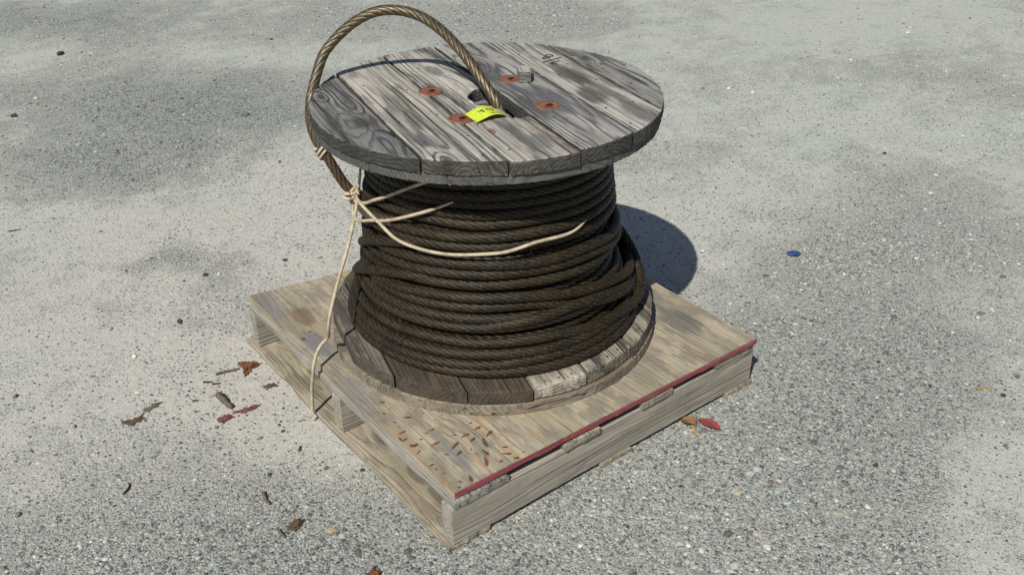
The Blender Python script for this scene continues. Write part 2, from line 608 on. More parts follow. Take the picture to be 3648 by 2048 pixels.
# gravel bedded in dust: each stone is there or not, more of them where the mask is high
lump = k.noise(po, 22.0, 4.0, 0.65)
v1 = k.voro(po, 112.0)
v2 = k.voro(k.vm('ADD', po, (3.3, 1.1, 0)), 215.0)
v3 = k.voro(k.vm('ADD', po, (1.3, 6.1, 0)), 370.0)
c1, c2, c3 = k.sep(v1['Color']), k.sep(v2['Color']), k.sep(v3['Color'])
dks = k.m('MULTIPLY', k.attr('dark_stone')['Fac'], k.ramp(brk, [(0.35, 0.2), (0.62, 0.62)]))
tone = lambda c_: k.ramp(k.m('SUBTRACT', c_, k.m('MULTIPLY', dks, 0.32), clamp=True), [(0.0, (0.065, 0.075, 0.08)), (0.22, (0.17, 0.188, 0.188)), (0.52, (0.32, 0.333, 0.31)), (0.84, (0.46, 0.455, 0.42)), (0.92, (0.36, 0.28, 0.21)), (1.0, (0.66, 0.65, 0.60))])
S1 = k.m('MULTIPLY', k.m('GREATER_THAN', k.m('ADD', k.m('MULTIPLY', mk, 0.68), k.ramp(lump, [(0.35, 0.03), (0.65, 0.22)])), c1[2]), k.ramp(v1['Distance'], [(0.40, 1.0), (0.54, 0.0)]))
S2 = k.m('MULTIPLY', k.m('GREATER_THAN', k.m('ADD', k.m('MULTIPLY', mk, 1.0), 0.05), c2[2]), k.ramp(v2['Distance'], [(0.42, 1.0), (0.58, 0.0)]))
S3 = k.m('MULTIPLY', k.m('GREATER_THAN', k.m('ADD', k.m('MULTIPLY', mk, 1.0), 0.10), c3[2]), k.ramp(v3['Distance'], [(0.45, 1.0), (0.62, 0.0)]))
base = k.mix(k.m('MULTIPLY', mk, k.m('ADD', 0.26, k.m('MULTIPLY', dks, 0.5))), dust, (0.15, 0.15, 0.142))
c = k.mix(S3, base, tone(c3[0]))
c = k.mix(S2, c, tone(c2[0]))
c = k.mix(S1, c, tone(c1[0]))
k.color(c)
hg = k.m('MAXIMUM', k.m('MULTIPLY', S1, k.m('SUBTRACT', 1.1, v1['Distance'])), k.m('MULTIPLY', S2, k.m('SUBTRACT', 0.7, k.m('MULTIPLY', v2['Distance'], 0.7))))
hg = k.m('MAXIMUM', hg, k.m('MULTIPLY', S3, 0.35))
hd = k.m('ADD', k.m('ADD', k.m('MULTIPLY', grain, 0.35), k.m('MULTIPLY', lump, 1.3)), k.m('MULTIPLY', spm, 0.4))
k.bump(k.m('ADD', hg, hd), 0.8, 0.004)
k.b.inputs['Specular IOR Level'].default_value = 0.15
ground = link_mesh('ground', gme, k.mat)
tag(ground, 'pale dusty grey gravel yard ground', None, kind='structure')


# ================================================================== CABLE REEL
reel = reg(empty('cable_reel', (CX, CY, ZP)))
tag(reel, 'weathered grey wooden cable reel standing upright on the plywood sheet', 'cable reel')

GREY_L, GREY_D = (0.36, 0.345, 0.325), (0.115, 0.115, 0.118)
A_TOP = math.radians(90 - 12.3)
A_BOT = math.radians(90 - 15.0)
T_UP, T_LO = 0.029, 0.022           # upper flange: two crossed layers of planks
seamsT = [-0.40, -0.259, -0.118, 0.022, 0.159, 0.279, 0.40]   # across (v = -local y)
hole = [(0.034, 0.022), (0.036, 0.004), (0.028, -0.022), (0.010, -0.040), (-0.012, -0.051), (-0.034, -0.047), (-0.050, -0.052),
        (-0.066, -0.042), (-0.074, -0.026), (-0.084, -0.016), (-0.105, -0.012), (-0.135, -0.015), (-0.164, -0.016), (-0.170, -0.004), (-0.166, 0.022)]
TOPMAT = [
    dict(light=(0.25, 0.25, 0.255), dark=(0.042, 0.044, 0.05), py=-0.02, pz=-0.05, ring=0.0085, knots=[(-0.05, -0.02, 0.035, 2.8), (0.14, 0.01, 0.02, 2.0)], stain=0.5, brown=0.25, contrast=1.0, seed=1.3, warp=0.014),
    dict(light=(0.50, 0.475, 0.435), dark=(0.115, 0.112, 0.11), py=0.045, pz=-0.07, ring=0.0095, knots=[(-0.31, 0.03, 0.02, 2.5)], stain=0.35, brown=0.35, seed=2.1, warp=0.006, contrast=0.8, spots=[(0.12, -0.03, 0.015, 0.6, (0.12, 0.09, 0.06)), (-0.2, 0.03, 0.025, 0.7, (0.085, 0.087, 0.095)), (0.25, 0.03, 0.02, 0.6, (0.14, 0.10, 0.06))]),
    dict(light=(0.52, 0.495, 0.46), dark=(0.11, 0.108, 0.108), py=-0.06, pz=-0.055, ring=0.0085, knots=[], stain=0.45, brown=0.5, seed=3.7, warp=0.006, contrast=0.85,
         spots=[(-0.05, 0.036, 0.007, 0.85, (0.17, 0.08, 0.035)), (-0.21, 0.036, 0.007, 0.8, (0.16, 0.075, 0.035)), (0.20, 0.0, 0.02, 0.6, (0.10, 0.09, 0.08)), (-0.30, -0.03, 0.02, 0.6, (0.09, 0.09, 0.095))]),
    dict(light=(0.40, 0.39, 0.38), dark=(0.07, 0.072, 0.078), py=0.0, pz=-0.055, ring=0.009, knots=[(0.20, 0.03, 0.03, 3.0)], stain=0.45, brown=0.15, contrast=0.9, seed=4.4, warp=0.010,
         spots=[(-0.10, 0.0, 0.05, 0.8, (0.075, 0.078, 0.088)), (0.14, 0.03, 0.04, 0.8, (0.065, 0.067, 0.075)), (0.02, 0.035, 0.03, 0.7, (0.08, 0.082, 0.09))]),
    dict(light=(0.50, 0.48, 0.45), dark=(0.10, 0.096, 0.092), py=-0.055, pz=-0.06, ring=0.009, knots=[], stain=0.4, brown=0.55, seed=5.2, warp=0.006, contrast=0.8,
         spots=[(0.02, 0.0, 0.035, 0.8, (0.07, 0.055, 0.042)), (-0.12, 0.02, 0.03, 0.8, (0.05, 0.05, 0.05)), (-0.25, -0.02, 0.04, 0.6, (0.09, 0.085, 0.085))]),
    dict(light=(0.34, 0.335, 0.33), dark=(0.045, 0.046, 0.05), py=-0.03, pz=-0.04, ring=0.008, knots=[(0.12, 0.02, 0.02, 3.0)], stain=0.5, brown=0.2, contrast=1.0, seed=6.9, warp=0.012),
]
for _d in TOPMAT:
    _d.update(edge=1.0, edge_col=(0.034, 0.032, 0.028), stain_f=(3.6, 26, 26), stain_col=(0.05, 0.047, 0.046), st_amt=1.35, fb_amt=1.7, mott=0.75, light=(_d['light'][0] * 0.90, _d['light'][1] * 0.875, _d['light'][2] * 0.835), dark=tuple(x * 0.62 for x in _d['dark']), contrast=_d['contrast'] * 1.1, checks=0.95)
    _d['stain'] = min(0.85, _d['stain'] + 0.3)
    _d['stain_lo'] = 0.495
nail_mat = plain('rusty_nail', (0.13, 0.055, 0.03), 0.6, 300, 0.75, 0.4)
nail_me = mesh_of('nail', [(
    [(0.0029 * math.cos(a), 0.0029 * math.sin(a), z) for z in (-0.004, 0.0006) for a in np.arange(8) * math.pi / 4] + [(0, 0, 0.0010)],
    [(i, (i + 1) % 8, 8 + (i + 1) % 8, 8 + i) for i in range(8)] + [(8 + i, 8 + (i + 1) % 8, 16) for i in range(8)])], smooth=False)
nail_me.materials.append(nail_mat)
top_planks = []
for i in range(6):
    v0, v1 = seamsT[i] + 0.0022, seamsT[i + 1] - 0.0022
    y0, y1 = -v1, -v0
    Ri = R_TOP + [0.001, 0.0, 0.003, -0.001, 0.002, 0.0][i]
    pts = strip_outline(y0, y1, Ri)
    if i == 2:
        q = []
        done = False
        hp = [(a, -b + (0.0022 if j in (0, len(hole) - 1) else 0)) for j, (a, b) in enumerate(hole)][::-1]
        dense = []
        for (a, b) in zip(hp[:-1], hp[1:]):
            m = max(2, int(math.dist(a, b) / 0.004))
            for t in range(m):
                s = t / m
                dense.append((a[0] + (b[0] - a[0]) * s + rnd.gauss(0, 0.0009), a[1] + (b[1] - a[1]) * s + rnd.gauss(0, 0.0009)))
        dense[0] = hp[0]
        dense.append(hp[-1])
        for (x, y) in pts:
            if abs(y - y0) < 0.004 and -0.172 < x < 0.038:
                if not done:
                    q += dense
                    done = True
                continue
            q.append((x, y))
        pts = q
    dz = [0.0, 0.0012, -0.0008, 0.0015, 0.0, -0.001][i]
    me = slab_mesh('plank', pts, 0.0, T_UP + dz, 0.0028, 0.0008)
    w = trs((CX, CY, ZT - T_UP), A_TOP)
    dm = dict(TOPMAT[i])
    yc = (max(y0, -Ri) + min(y1, Ri)) / 2            # figures in TOPMAT are measured from the plank's middle
    dm['py'] += yc
    dm['knots'] = [(a_, b_ + yc, c_, d_) for a_, b_, c_, d_ in dm['knots']]
    dm['spots'] = [(a_, b_ + yc, c_, d_, e_) for a_, b_, c_, d_, e_ in dm.get('spots', ())]
    o = link_mesh('plank', me, wood('weathered_plank_%d' % i, **dm), reel, w)
    top_planks.append((o, w, y0, y1, Ri, dz))
    # nail heads, in pairs along the plank
    xs = np.linspace(-0.33, 0.33, 6)
    for x in xs:
        for fy in (0.22, 0.78):
            y = y0 + (y1 - y0) * fy + rnd.uniform(-0.014, 0.014)
            xx = x + rnd.uniform(-0.035, 0.035)
            if math.hypot(xx, y) > Ri - 0.012 or rnd.random() < 0.3 or (i == 2 and -0.19 < xx < 0.05 and y < y0 + 0.08):
                continue
            link_mesh('nail', nail_me, None, o, w @ Matrix.Translation((xx, y, T_UP + dz)))
tag(top_planks[0][0], 'dark grey outermost plank with swirling knot grain')
# lower layer of the upper flange, planks running across
seamsL = [-0.40, -0.305, -0.180, -0.045, 0.095, 0.235, 0.40]
for i in range(6):
    y0, y1 = seamsL[i] + 0.0014, seamsL[i + 1] - 0.0014
    pts = strip_outline(y0, y1, R_TOP - 0.004 + rnd.uniform(-0.0015, 0.002))
    if i in (2, 3):            # the spindle hole is cut half out of each of these two
        edge_y = y1 if i == 2 else y0
        sg = -1 if i == 2 else 1
        arc_ = [(-0.010 + 0.046 * math.cos(t), edge_y + sg * 0.062 * math.sin(t)) for t in np.linspace(0, math.pi, 16)]
        if i == 3:
            arc_ = arc_[::-1]
        q, done = [], False
        for (x, y) in pts:
            if abs(y - edge_y) < 0.004 and -0.058 < x < 0.038:
                if not done:
                    q += arc_
                    done = True
                continue
            q.append((x, y))
        pts = q
    me = slab_mesh('plank', pts, 0.0, T_LO - 0.0006, 0.0022, 0.0006)
    w = trs((CX, CY, ZT - T_UP - T_LO), A_TOP - math.pi / 2)
    link_mesh('plank', me, wood('under_plank_%d' % i, (0.27, 0.26, 0.245), (0.085, 0.083, 0.08), rnd.uniform(-0.05, 0.05), -0.05, 0.006, (), 0.5, seed=10 + i * 1.3, brown=0.3, edge=0.85, edge_col=(0.06, 0.058, 0.055)), reel, w)
# lower flange
TB_LO, TB_UP = 0.027, 0.034
ZB = ZP + 0.0006
seamsB = [-0.40, -0.316, -0.191, -0.059, 0.068, 0.204, 0.31, 0.40]
BOTMAT = [
    dict(light=(0.15, 0.13, 0.11), dark=(0.022, 0.02, 0.017), ring=0.010, contrast=1.1, stain=0.6),
    dict(light=(0.085, 0.068, 0.05), dark=(0.02, 0.017, 0.014), ring=0.011, contrast=1.0, stain=0.6, knots=[(-0.22, -0.02, 0.03, 3.0)]),
    dict(light=(0.08, 0.062, 0.044), dark=(0.022, 0.018, 0.014), ring=0.009, contrast=1.0, stain=0.6),
    dict(light=(0.36, 0.32, 0.265), dark=(0.15, 0.125, 0.10), ring=0.009, contrast=0.6, stain=0.5),
    dict(light=(0.27, 0.235, 0.19), dark=(0.05, 0.042, 0.034), ring=0.008, contrast=0.9, stain=0.8, stain_lo=0.42, knots=[(-0.36, 0.0, 0.02, 2.5)]),
    dict(light=(0.30, 0.265, 0.215), dark=(0.06, 0.052, 0.042), ring=0.008, contrast=0.9, stain=0.7, stain_lo=0.44),
    dict(light=(0.25, 0.22, 0.18), dark=(0.055, 0.048, 0.04), ring=0.008, contrast=0.9, stain=0.6),
]
for i in range(7):
    v0, v1 = seamsB[i] + 0.002, seamsB[i + 1] - 0.002
    y0, y1 = -v1, -v0
    Ri = R_BOT + [0.0, 0.002, 0.003, 0.0, -0.003, 0.001, 0.0][i]
    if i == 0:
        y1 = min(y1, Ri * 0.97)
    me = slab_mesh('plank', strip_outline(y0, y1, Ri), 0.0, TB_UP + [0, 0.001, -0.001, 0.001, 0, -0.001, 0][i], [0.003, 0.003, 0.0035, 0.006, 0.004, 0.004, 0.003][i], 0.001)
    w = trs((CX, CY, ZB + TB_LO), A_BOT)
    d = dict(BOTMAT[i])
    d.setdefault('stain_col', (0.03, 0.027, 0.024))
    d.update(edge=0.5 if i != 3 else 0.0, edge_col=(0.06, 0.048, 0.036), contrast=d['contrast'] * 0.6, stain_lo=0.45, stain_f=(7, 22, 22), st_amt=2.4, light=tuple(x * 1.25 for x in d['light']))
    o = link_mesh('plank', me, wood('stained_plank_%d' % i, py=rnd.uniform(-0.04, 0.04), pz=-0.06, seed=20 + i * 1.7, brown=0.4, brown_col=(0.09, 0.055, 0.03), **d), reel, w)
    for (fx, fy) in [(-0.365, 0.25), (-0.362, 0.5), (-0.366, 0.75)] if i in (2, 3, 4) else [(-0.35, 0.5)]:
        y = y0 + (y1 - y0) * fy
        x = -math.sqrt(max((Ri - 0.016) ** 2 - y * y, 0))
        link_mesh('nail', nail_me, None, o, w @ Matrix.Translation((x, y, TB_UP + 0.0005)))
seamsC = [-0.40, -0.285, -0.15, -0.012, 0.125, 0.26, 0.40]
for i in range(6):
    me = slab_mesh('plank', strip_outline(seamsC[i] + 0.001, seamsC[i + 1] - 0.001, R_BOT + 0.003 + rnd.uniform(-0.001, 0.002)), 0.0, TB_LO - 0.0008, 0.0022, 0.0006)
    w = trs((CX, CY, ZB), A_BOT - math.pi / 2)
    link_mesh('plank', me, wood('base_plank_%d' % i, (0.30, 0.255, 0.20), (0.12, 0.095, 0.07), rnd.uniform(-0.05, 0.05), -0.03, 0.006, (), 0.35, (0.07, 0.055, 0.045), seed=40 + i * 1.9, brown=0.5, brown_col=(0.15, 0.09, 0.05)), reel, w)
# drum inside the rope
dv, df = [], []
NS = 24
for r_, z_ in ((0.10, ZB + TB_LO + TB_UP), (0.17, ZB + TB_LO + TB_UP), (0.17, ZT - T_UP - T_LO - 0.001), (0.10, ZT - T_UP - T_LO - 0.001)):
    for j in range(NS):
        a = j / NS * 2 * math.pi
        dv.append((r_ * math.cos(a), r_ * math.sin(a), z_ - ZP))
for kk in range(4):
    for j in range(NS):
        df.append((kk * NS + j, kk * NS + (j + 1) % NS, ((kk + 1) % 4) * NS + (j + 1) % NS, ((kk + 1) % 4) * NS + j))
drum = link_mesh('drum', mesh_of('drum', [(dv, df)], False), plain('drum_wood', (0.12, 0.10, 0.08)), reel, Matrix.Translation((CX, CY, ZP)))

# rusty bolt washers let into the top planks
rust = NT('rust')
co = rust.coord()
rn = rust.noise(co, 90, 4, 0.65)
rust.color(rust.ramp(rn, [(0.3, (0.085, 0.03, 0.02)), (0.5, (0.20, 0.075, 0.045)), (0.7, (0.30, 0.13, 0.08))]))
rust.bump(rust.noise(co, 500, 3), 0.6, 0.001)
RUST = rust.mat
hole_mat = plain('rust_dark', (0.03, 0.014, 0.01), 0.4)


def washer_mesh():
    V, F = [], []
    n = 32
    prof = [(0.0265, -0.003), (0.0265, 0.0009), (0.0250, 0.0018), (0.019, 0.0012), (0.0125, 0.0008)]
    for (r_, z_) in prof:
        for j in range(n):
            a = j / n * 2 * math.pi
            V.append((r_ * math.cos(a) * (1 + 0.012 * math.sin(5 * a + r_ * 300)), r_ * math.sin(a), z_))
    for q in range(len(prof) - 1):
        for j in range(n):
            F.append((q * n + j, q * n + (j + 1) % n, (q + 1) * n + (j + 1) % n, (q + 1) * n + j))
    F.append(tuple(range((len(prof) - 1) * n, len(prof) * n)))
    return mesh_of('bolt_washer', [(V, F)])


wash_me = washer_mesh()
wash_me.materials.append(RUST)
nut_me = slab_mesh('nut', rect_outline(-0.0075, 0.0075, -0.0055, 0.0055, 0.004, 0.0002, 0.0002), 0.0, 0.0026, 0.0008)
nut_me.materials.append(hole_mat)
for (bx, by, ba) in ((-0.093, 0.083, 0.3), (0.09, 0.037, 0.9), (0.047, -0.15, 0.1), (-0.137, -0.097, 0.6)):
    w = trs((CX + bx, CY + by, ZT + 0.0012), ba)
    wo_ = link_mesh('bolt_washer', wash_me, None, reel, w)
    link_mesh('nut', nut_me, None, wo_, w @ trs((0.002, -0.003, 0.0), 0.4 - ba))


# handwriting helper: flat ribbons along strokes
def ribbons(strokes, width, mapf):
    V, F = [], []
    for st in strokes:
        P = np.array(st, float)
        out = [P[0]]
        for a, b in zip(P[:-1], P[1:]):
            m = max(1, int(np.linalg.norm(b - a) / (width * 1.0)))
            for t in range(1, m + 1):
                out.append(a + (b - a) * t / m)
        P = np.array(out)
        T = np.gradient(P, axis=0)
        T /= np.linalg.norm(T, axis=1)[:, None] + 1e-9
        Nn = np.stack([-T[:, 1], T[:, 0]], 1)
        base = len(V)
        for q, nn in zip(P, Nn):
            V.append(mapf(*(q + nn * width / 2)))
            V.append(mapf(*(q - nn * width / 2)))
        for i in range(len(P) - 1):
            F.append((base + 2 * i, base + 2 * i + 1, base + 2 * i + 3, base + 2 * i + 2))
    me = bpy.data.meshes.new('handwriting')
    me.from_pydata([tuple(v) for v in V], [], F)
    return me


MARK = [[(0.2789, 0.112), (0.276, 0.1098), (0.2723, 0.1093), (0.2685, 0.1104), (0.2654, 0.113), (0.2637, 0.1165), (0.2635, 0.1203), (0.2651, 0.1236), (0.268, 0.1258), (0.2718, 0.1264), (0.2756, 0.1253), (0.2786, 0.1227), (0.2804, 0.1191), (0.2805, 0.1153), (0.2789, 0.112)],
        [(0.2654, 0.1105), (0.2623, 0.1041), (0.2476, 0.1053), (0.2463, 0.1103), (0.25, 0.1135), (0.2552, 0.1146), (0.26, 0.1151)],
        [(0.2269, 0.0865), (0.2843, 0.0874)], [(0.2657, 0.0706), (0.2404, 0.0698), (0.2345, 0.0695), (0.2442, 0.0508)]]
ink = plain('marker_ink', (0.012, 0.012, 0.016), 0.3, rough=0.6)
wm = Matrix.Translation((CX, CY, ZT + 0.0014))
hw = link_mesh('handwriting', ribbons(MARK, 0.0032, lambda x, y: (x, y, 0.0)), ink, reel, wm)
hw['label'] = 'black marker figures seven over eight, written upside down to the viewer'

# ================================================================== WIRE ROPE
rope_root = reg(empty('wire_rope', (CX, CY, ZB + TB_LO + TB_UP)))
tag(rope_root, 'rusty brown stranded steel wire rope wound on the wooden reel', 'wire rope')


def rope_mat(name, a, b, c, rough, spec, metallic):
    k = NT(name)
    co = k.coord()
    n1 = k.noise(co, 13, 5, 0.65)
    n2 = k.noise(k.vm('ADD', co, (3, 7, 1)), 140, 3, 0.6)
    col = k.mix(k.ramp(n1, [(0.35, 0.0), (0.65, 1.0)]), a, b)
    col = k.mix(k.ramp(n2, [(0.5, 0.0), (0.72, 0.85)]), col, c)
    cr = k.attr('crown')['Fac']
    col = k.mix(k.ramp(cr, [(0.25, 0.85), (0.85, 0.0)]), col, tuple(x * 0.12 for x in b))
    k.color(col)
    k.b.inputs['Roughness'].default_value = rough
    k.b.inputs['Specular IOR Level'].default_value = spec
    k.b.inputs['Metallic'].default_value = metallic
    k.bump(k.noise(co, 700, 2, 0.6), 0.5, 0.0008)
    return k.mat


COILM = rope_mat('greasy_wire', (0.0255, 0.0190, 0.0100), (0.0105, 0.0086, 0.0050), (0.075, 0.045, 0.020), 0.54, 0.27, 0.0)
LOOPM = rope_mat('worn_wire', (0.115, 0.088, 0.050), (0.062, 0.047, 0.028), (0.20, 0.155, 0.09), 0.38, 0.6, 0.45)
LOOPM2 = rope_mat('rusty_wire', (0.085, 0.055, 0.034), (0.06, 0.042, 0.03), (0.13, 0.075, 0.042), 0.6, 0.35, 0.1)

pz_ = [.15, .20, .23, .27, .31, .35, .39, .43, .49, .54, .6, .7]
pr_ = [.358, .354, .345, .331, .313, .305, .296, .295, .289, .282, .277, .275]
prof_r = lambda z: float(np.interp(z, pz_, pr_)) - RR
ZF = [.2118, .232, .250, .271, .301, .323, .346, .369, .391, .420, .443, .481, .507, .531, .553, .5745, .596, .6175, .638, .6525]
NT_ = len(ZF) - 1
SPECIAL = {   # absolute (angle, z, r) control points where turns have slipped or gone slack
    0: [(294, .2115, .343)],
    3: [(292, .251, .330), (305, .239, .348), (316, .240, .361), (324, .260, .362), (331, .294, .351), (338, .326, .333), (346, .352, .314), (356, .375, .300), (380, .385, .295), (425, .34, .30)],
    6: [(271, .317, .302), (289, .295, .314), (308, .268, .330), (321, .256, .337), (335, .272, .337), (350, .315, .325), (400, .34, .30)],
    7: [(262, .353, .294), (278, .341, .298), (297, .321, .308), (316, .290, .327), (328, .277, .337), (340, .295, .337), (352, .335, .326), (368, .375, .305), (420, .38, .29)],
    9: [(287, .416, .286), (305, .392, .292), (330, .385, .297)],
    10: [(282, .438, .284), (296, .425, .290), (320, .415, .292)],
}
for i in range(NT_):
    z = ZF[i]
    zprev = ZF[i - 1] if i else ZF[0]
    znext = ZF[i + 1]
    up = 7 <= i <= 13
    tdr = rnd.uniform(-0.0075, 0.0045) if i else 0.0          # some turns sit deeper than their neighbours
    drop = -0.020 if up else (-0.004 if i else 0.0)
    cp = []
    zs = 0.5 * (z + zprev) - (0.006 if i else 0.0)
    zs = max(zs, ZF[0])
    cp.append((112, zs, prof_r(zs)))
    za = max(z + drop, ZF[0])
    cp.append((150, za, prof_r(za) + (0.004 if up else 0.0)))
    for th in (185, 208, 232, 252):
        zz = z + rnd.uniform(-0.0045, 0.0045) + (0.3 * drop if th == 185 else 0)
        zz = max(zz, ZF[0])
        cp.append((th, zz, prof_r(zz) + tdr + rnd.uniform(-0.003, 0.003)))
    if i in SPECIAL:
        cp += SPECIAL[i]
        cp = [c for c in cp if c[0] not in ()]
        cp.sort()
        lo = SPECIAL[i][0][0]
        cp = [c for c in cp if c in SPECIAL[i] or c[0] < lo - 6]
    else:
        sag = -0.006 if i else 0
        for th in (275, 300, 330):
            zz = max(z + sag * (th - 252) / 60 + rnd.uniform(-0.002, 0.002), ZF[0])
            cp.append((th, zz, prof_r(zz) - (0.006 if i in (4, 5) and th > 270 else 0)))
    ze = max(0.5 * (z + znext) - 0.006, ZF[0])
    if not (i in SPECIAL and SPECIAL[i][-1][0] > 430):
        cp.append((472, ze, prof_r(ze)))
    dense = []
    A_ = np.array(cp)
    ths = np.arange(A_[0, 0], A_[-1, 0] + 0.1, 6.0)
    # smooth interpolation in angle
    zi = np.interp(ths, A_[:, 0], A_[:, 1])
    ri = np.interp(ths, A_[:, 0], A_[:, 2])
    ker = np.array([1, 2, 3, 2, 1.0])
    ker /= ker.sum()
    zi = np.convolve(np.pad(zi, 2, 'edge'), ker, 'valid')
    ri = np.convolve(np.pad(ri, 2, 'edge'), ker, 'valid')
    ctrl = [(r_ * math.cos(math.radians(t)), r_ * math.sin(math.radians(t)), z_ - 0.2) for t, z_, r_ in zip(ths, zi, ri)]
    me = rope_mesh('coil_turn', ctrl, RR * 1.02, 8, 0.128, 0.007, rnd.uniform(0, 6))
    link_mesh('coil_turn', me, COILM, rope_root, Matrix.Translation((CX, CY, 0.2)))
# slipped turns that cross over their neighbours
for pts_ in ([(70, .235, .30), (100, .240, .318), (122, .250, .324), (134, .268, .324), (146, .292, .322), (158, .328, .314), (170, .360, .309), (183, .383, .298), (196, .394, .286), (212, .398, .270)],
             [(70, .31, .275), (100, .320, .295), (124, .335, .297), (142, .358, .299), (154, .387, .299), (166, .420, .298), (178, .447, .296), (192, .466, .284), (206, .474, .266)],
             [(222, .300, .285), (236, .308, .302), (252, .318, .308), (268, .322, .306), (284, .312, .310), (300, .290, .318), (314, .268, .326), (330, .262, .322), (350, .28, .31)]):
    ctrl = [(r_ * math.cos(math.radians(t)), r_ * math.sin(math.radians(t)), z_ - 0.2) for t, z_, r_ in pts_]
    link_mesh('coil_turn', rope_mesh('coil_turn', ctrl, RR * 1.02), COILM, rope_root, Matrix.Translation((CX, CY, 0.2)))
# the layer underneath
ctrl = []
nt = 20
for s in np.arange(0, nt * 360, 10.0):
    z_ = 0.213 + (0.647 - 0.213) * s / (nt * 360)
    r_ = prof_r(z_) - 0.0195
    ctrl.append((r_ * math.cos(math.radians(s)), r_ * math.sin(math.radians(s)), z_ - 0.2))
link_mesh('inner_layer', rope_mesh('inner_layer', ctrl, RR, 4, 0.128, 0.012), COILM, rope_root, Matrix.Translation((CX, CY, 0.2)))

# the free end: up through the spindle hole, over in an arch, down outside the flange and back to the coil
arch = [(-.020, -.120, -.10), (-.032, -.098, -.03), (-.0354, -.083, 0.004), (-.040, -.045, .042), (-.042, .005, .078), (-.043, .052, .103), (-.045, .095, .121), (-.053, .145, .138), (-.067, .179, .147), (-.089, .207, .152),
        (-.114, .230, .151), (-.135, .247, .144), (-.154, .262, .133), (-.172, .275, .119), (-.192, .285, .102), (-.213, .291, .083), (-.235, .294, .060)]
loop_pts = [(CX + a, CY + b, ZT + c) for a, b, c in arch]
lower = [(0.1807, 0.7481, 0.7301), (0.164, 0.7359, 0.7089), (0.1506, 0.7243, 0.6869), (0.1433, 0.7190, 0.6617), (0.1403, 0.7086, 0.6320), (0.1425, 0.6900, 0.6040), (0.1512, 0.6740, 0.5765), (0.1638, 0.6650, 0.5425), (0.1806, 0.6598, 0.5052), (0.1960, 0.6450, 0.4800)]
lower += [(0.187, 0.605, 0.470), (0.172, 0.553, 0.478), (0.162, 0.490, 0.492), (0.166, 0.425, 0.506)]
me = rope_mesh('free_loop', loop_pts + lower[:4], RR, 8, 0.128, 0.005)
lo_ = link_mesh('free_loop', centered(me, (CX, CY, ZT)), LOOPM, rope_root, Matrix.Translation((CX, CY, ZT)))
lo_['label'] = 'bright worn loop of rope arching over the reel'
me = rope_mesh('free_end', lower[3:], RR, 8, 0.128, 0.005)
link_mesh('free_end', centered(me, (CX, CY, ZT)), LOOPM2, rope_root, Matrix.Translation((CX, CY, ZT)))
# a few broken wires standing off the coil
for (th, z_, dr, L_, up_) in ((283, .49, .012, .05, 1.0), (250, .475, .012, .035, -1.0), (305, .30, .014, .022, .8), (300, .25, .014, .022, .6)):
    a = math.radians(th)
    r_ = prof_r(z_) + dr
    p0 = np.array([r_ * math.cos(a), r_ * math.sin(a), z_ - 0.2])
    t_ = np.array([-math.sin(a), math.cos(a), 0])
    me = mesh_of('loose_wire', [sweep([p0, p0 + (t_ * 0.5 + np.array([0, 0, up_])) * L_ * 0.5, p0 + (t_ * 0.55 + np.array([0, 0, up_])) * L_], 0.0007, nround=5, step=0.006)])
    link_mesh('loose_wire', me, LOOPM2, rope_root, Matrix.Translation((CX, CY, 0.2)))

# ================================================================== TIE ROPE
k = NT('cotton_cord')
co = k.coord()
n1 = k.noise(co, 40, 4, 0.6)
n2 = k.noise(co, 260, 2, 0.6)
c = k.mix(k.ramp(n1, [(0.45, 0.0), (0.68, 0.8)]), (0.52, 0.45, 0.34), (0.30, 0.22, 0.13))
k.color(k.mix(k.ramp(n2, [(0.45, 0.0), (0.75, 0.5)]), c, (0.25, 0.20, 0.13)))
k.bump(k.noise(co, 900, 2), 0.5, 0.0008)
CORD = k.mat
KN = np.array([0.1865, 0.616, 0.482])
tie = reg(empty('tie_rope', tuple(KN)))
tag(tie, 'cream braided cord knotted round the wire rope, its tail hanging to the pallet', 'cord')
CR = 0.0041


def pol(th, z_, r_):
    a = math.radians(th)
    return (CX + r_ * math.cos(a), CY + r_ * math.sin(a), z_)


def cord(name, pts, r=CR, label=None):
    me = mesh_of(name, [sweep(pts, r, 4, 3, 0.026, 0.004, phase=rnd.uniform(0, 6), taper=(lambda q: 1 - 0.75 * np.clip((q - 0.80) / 0.2, 0, 1)) if name == 'strand' else None)])
    o = link_mesh(name, centered(me, KN), CORD, tie, Matrix.Translation(KN))
    if label:
        o['label'] = label
    return o


cord('strand', [tuple(KN), pol(158, .497, .300), pol(165, .508, .2935), pol(175, .535, .2885), pol(184.3, .559, .286), pol(196, .592, .285), pol(204, .613, .284), pol(212, .632, .282), pol(220, .648, .272), pol(228, .652, .258)])
cord('strand', [tuple(KN + [0, 0, -0.004]), pol(150, .462, .314), pol(153, .452, .3125), pol(160, .457, .307), pol(168, .474, .3015), pol(176, .492, .2975), pol(184, .506, .2945), pol(192, .523, .292), pol(207, .557, .2865), pol(213, .569, .2785), pol(219, .579, .265), pol(226, .587, .250)])
cord('strand', [tuple(KN + [0.002, -0.004, 0.01]), pol(158, .509, .304), pol(162, .507, .3025), pol(181, .500, .2990), pol(193, .481, .3005), pol(204.5, .476, .301), pol(217, .475, .301), pol(232, .480, .3005), pol(240, .483, .300),
                pol(252, .495, .298), pol(268, .495, .2955), pol(277, .501, .288), pol(284, .506, .274), pol(292, .510, .256)],
     label='sagging strand slung across the front of the coil')
cord('strand', [tuple(KN + [0.001, -0.002, 0.012]), (0.190, 0.617, 0.505), (0.187, 0.605, 0.520), pol(150, .56, .288), pol(148, .60, .284), pol(147, .655, .281)], 0.0034)
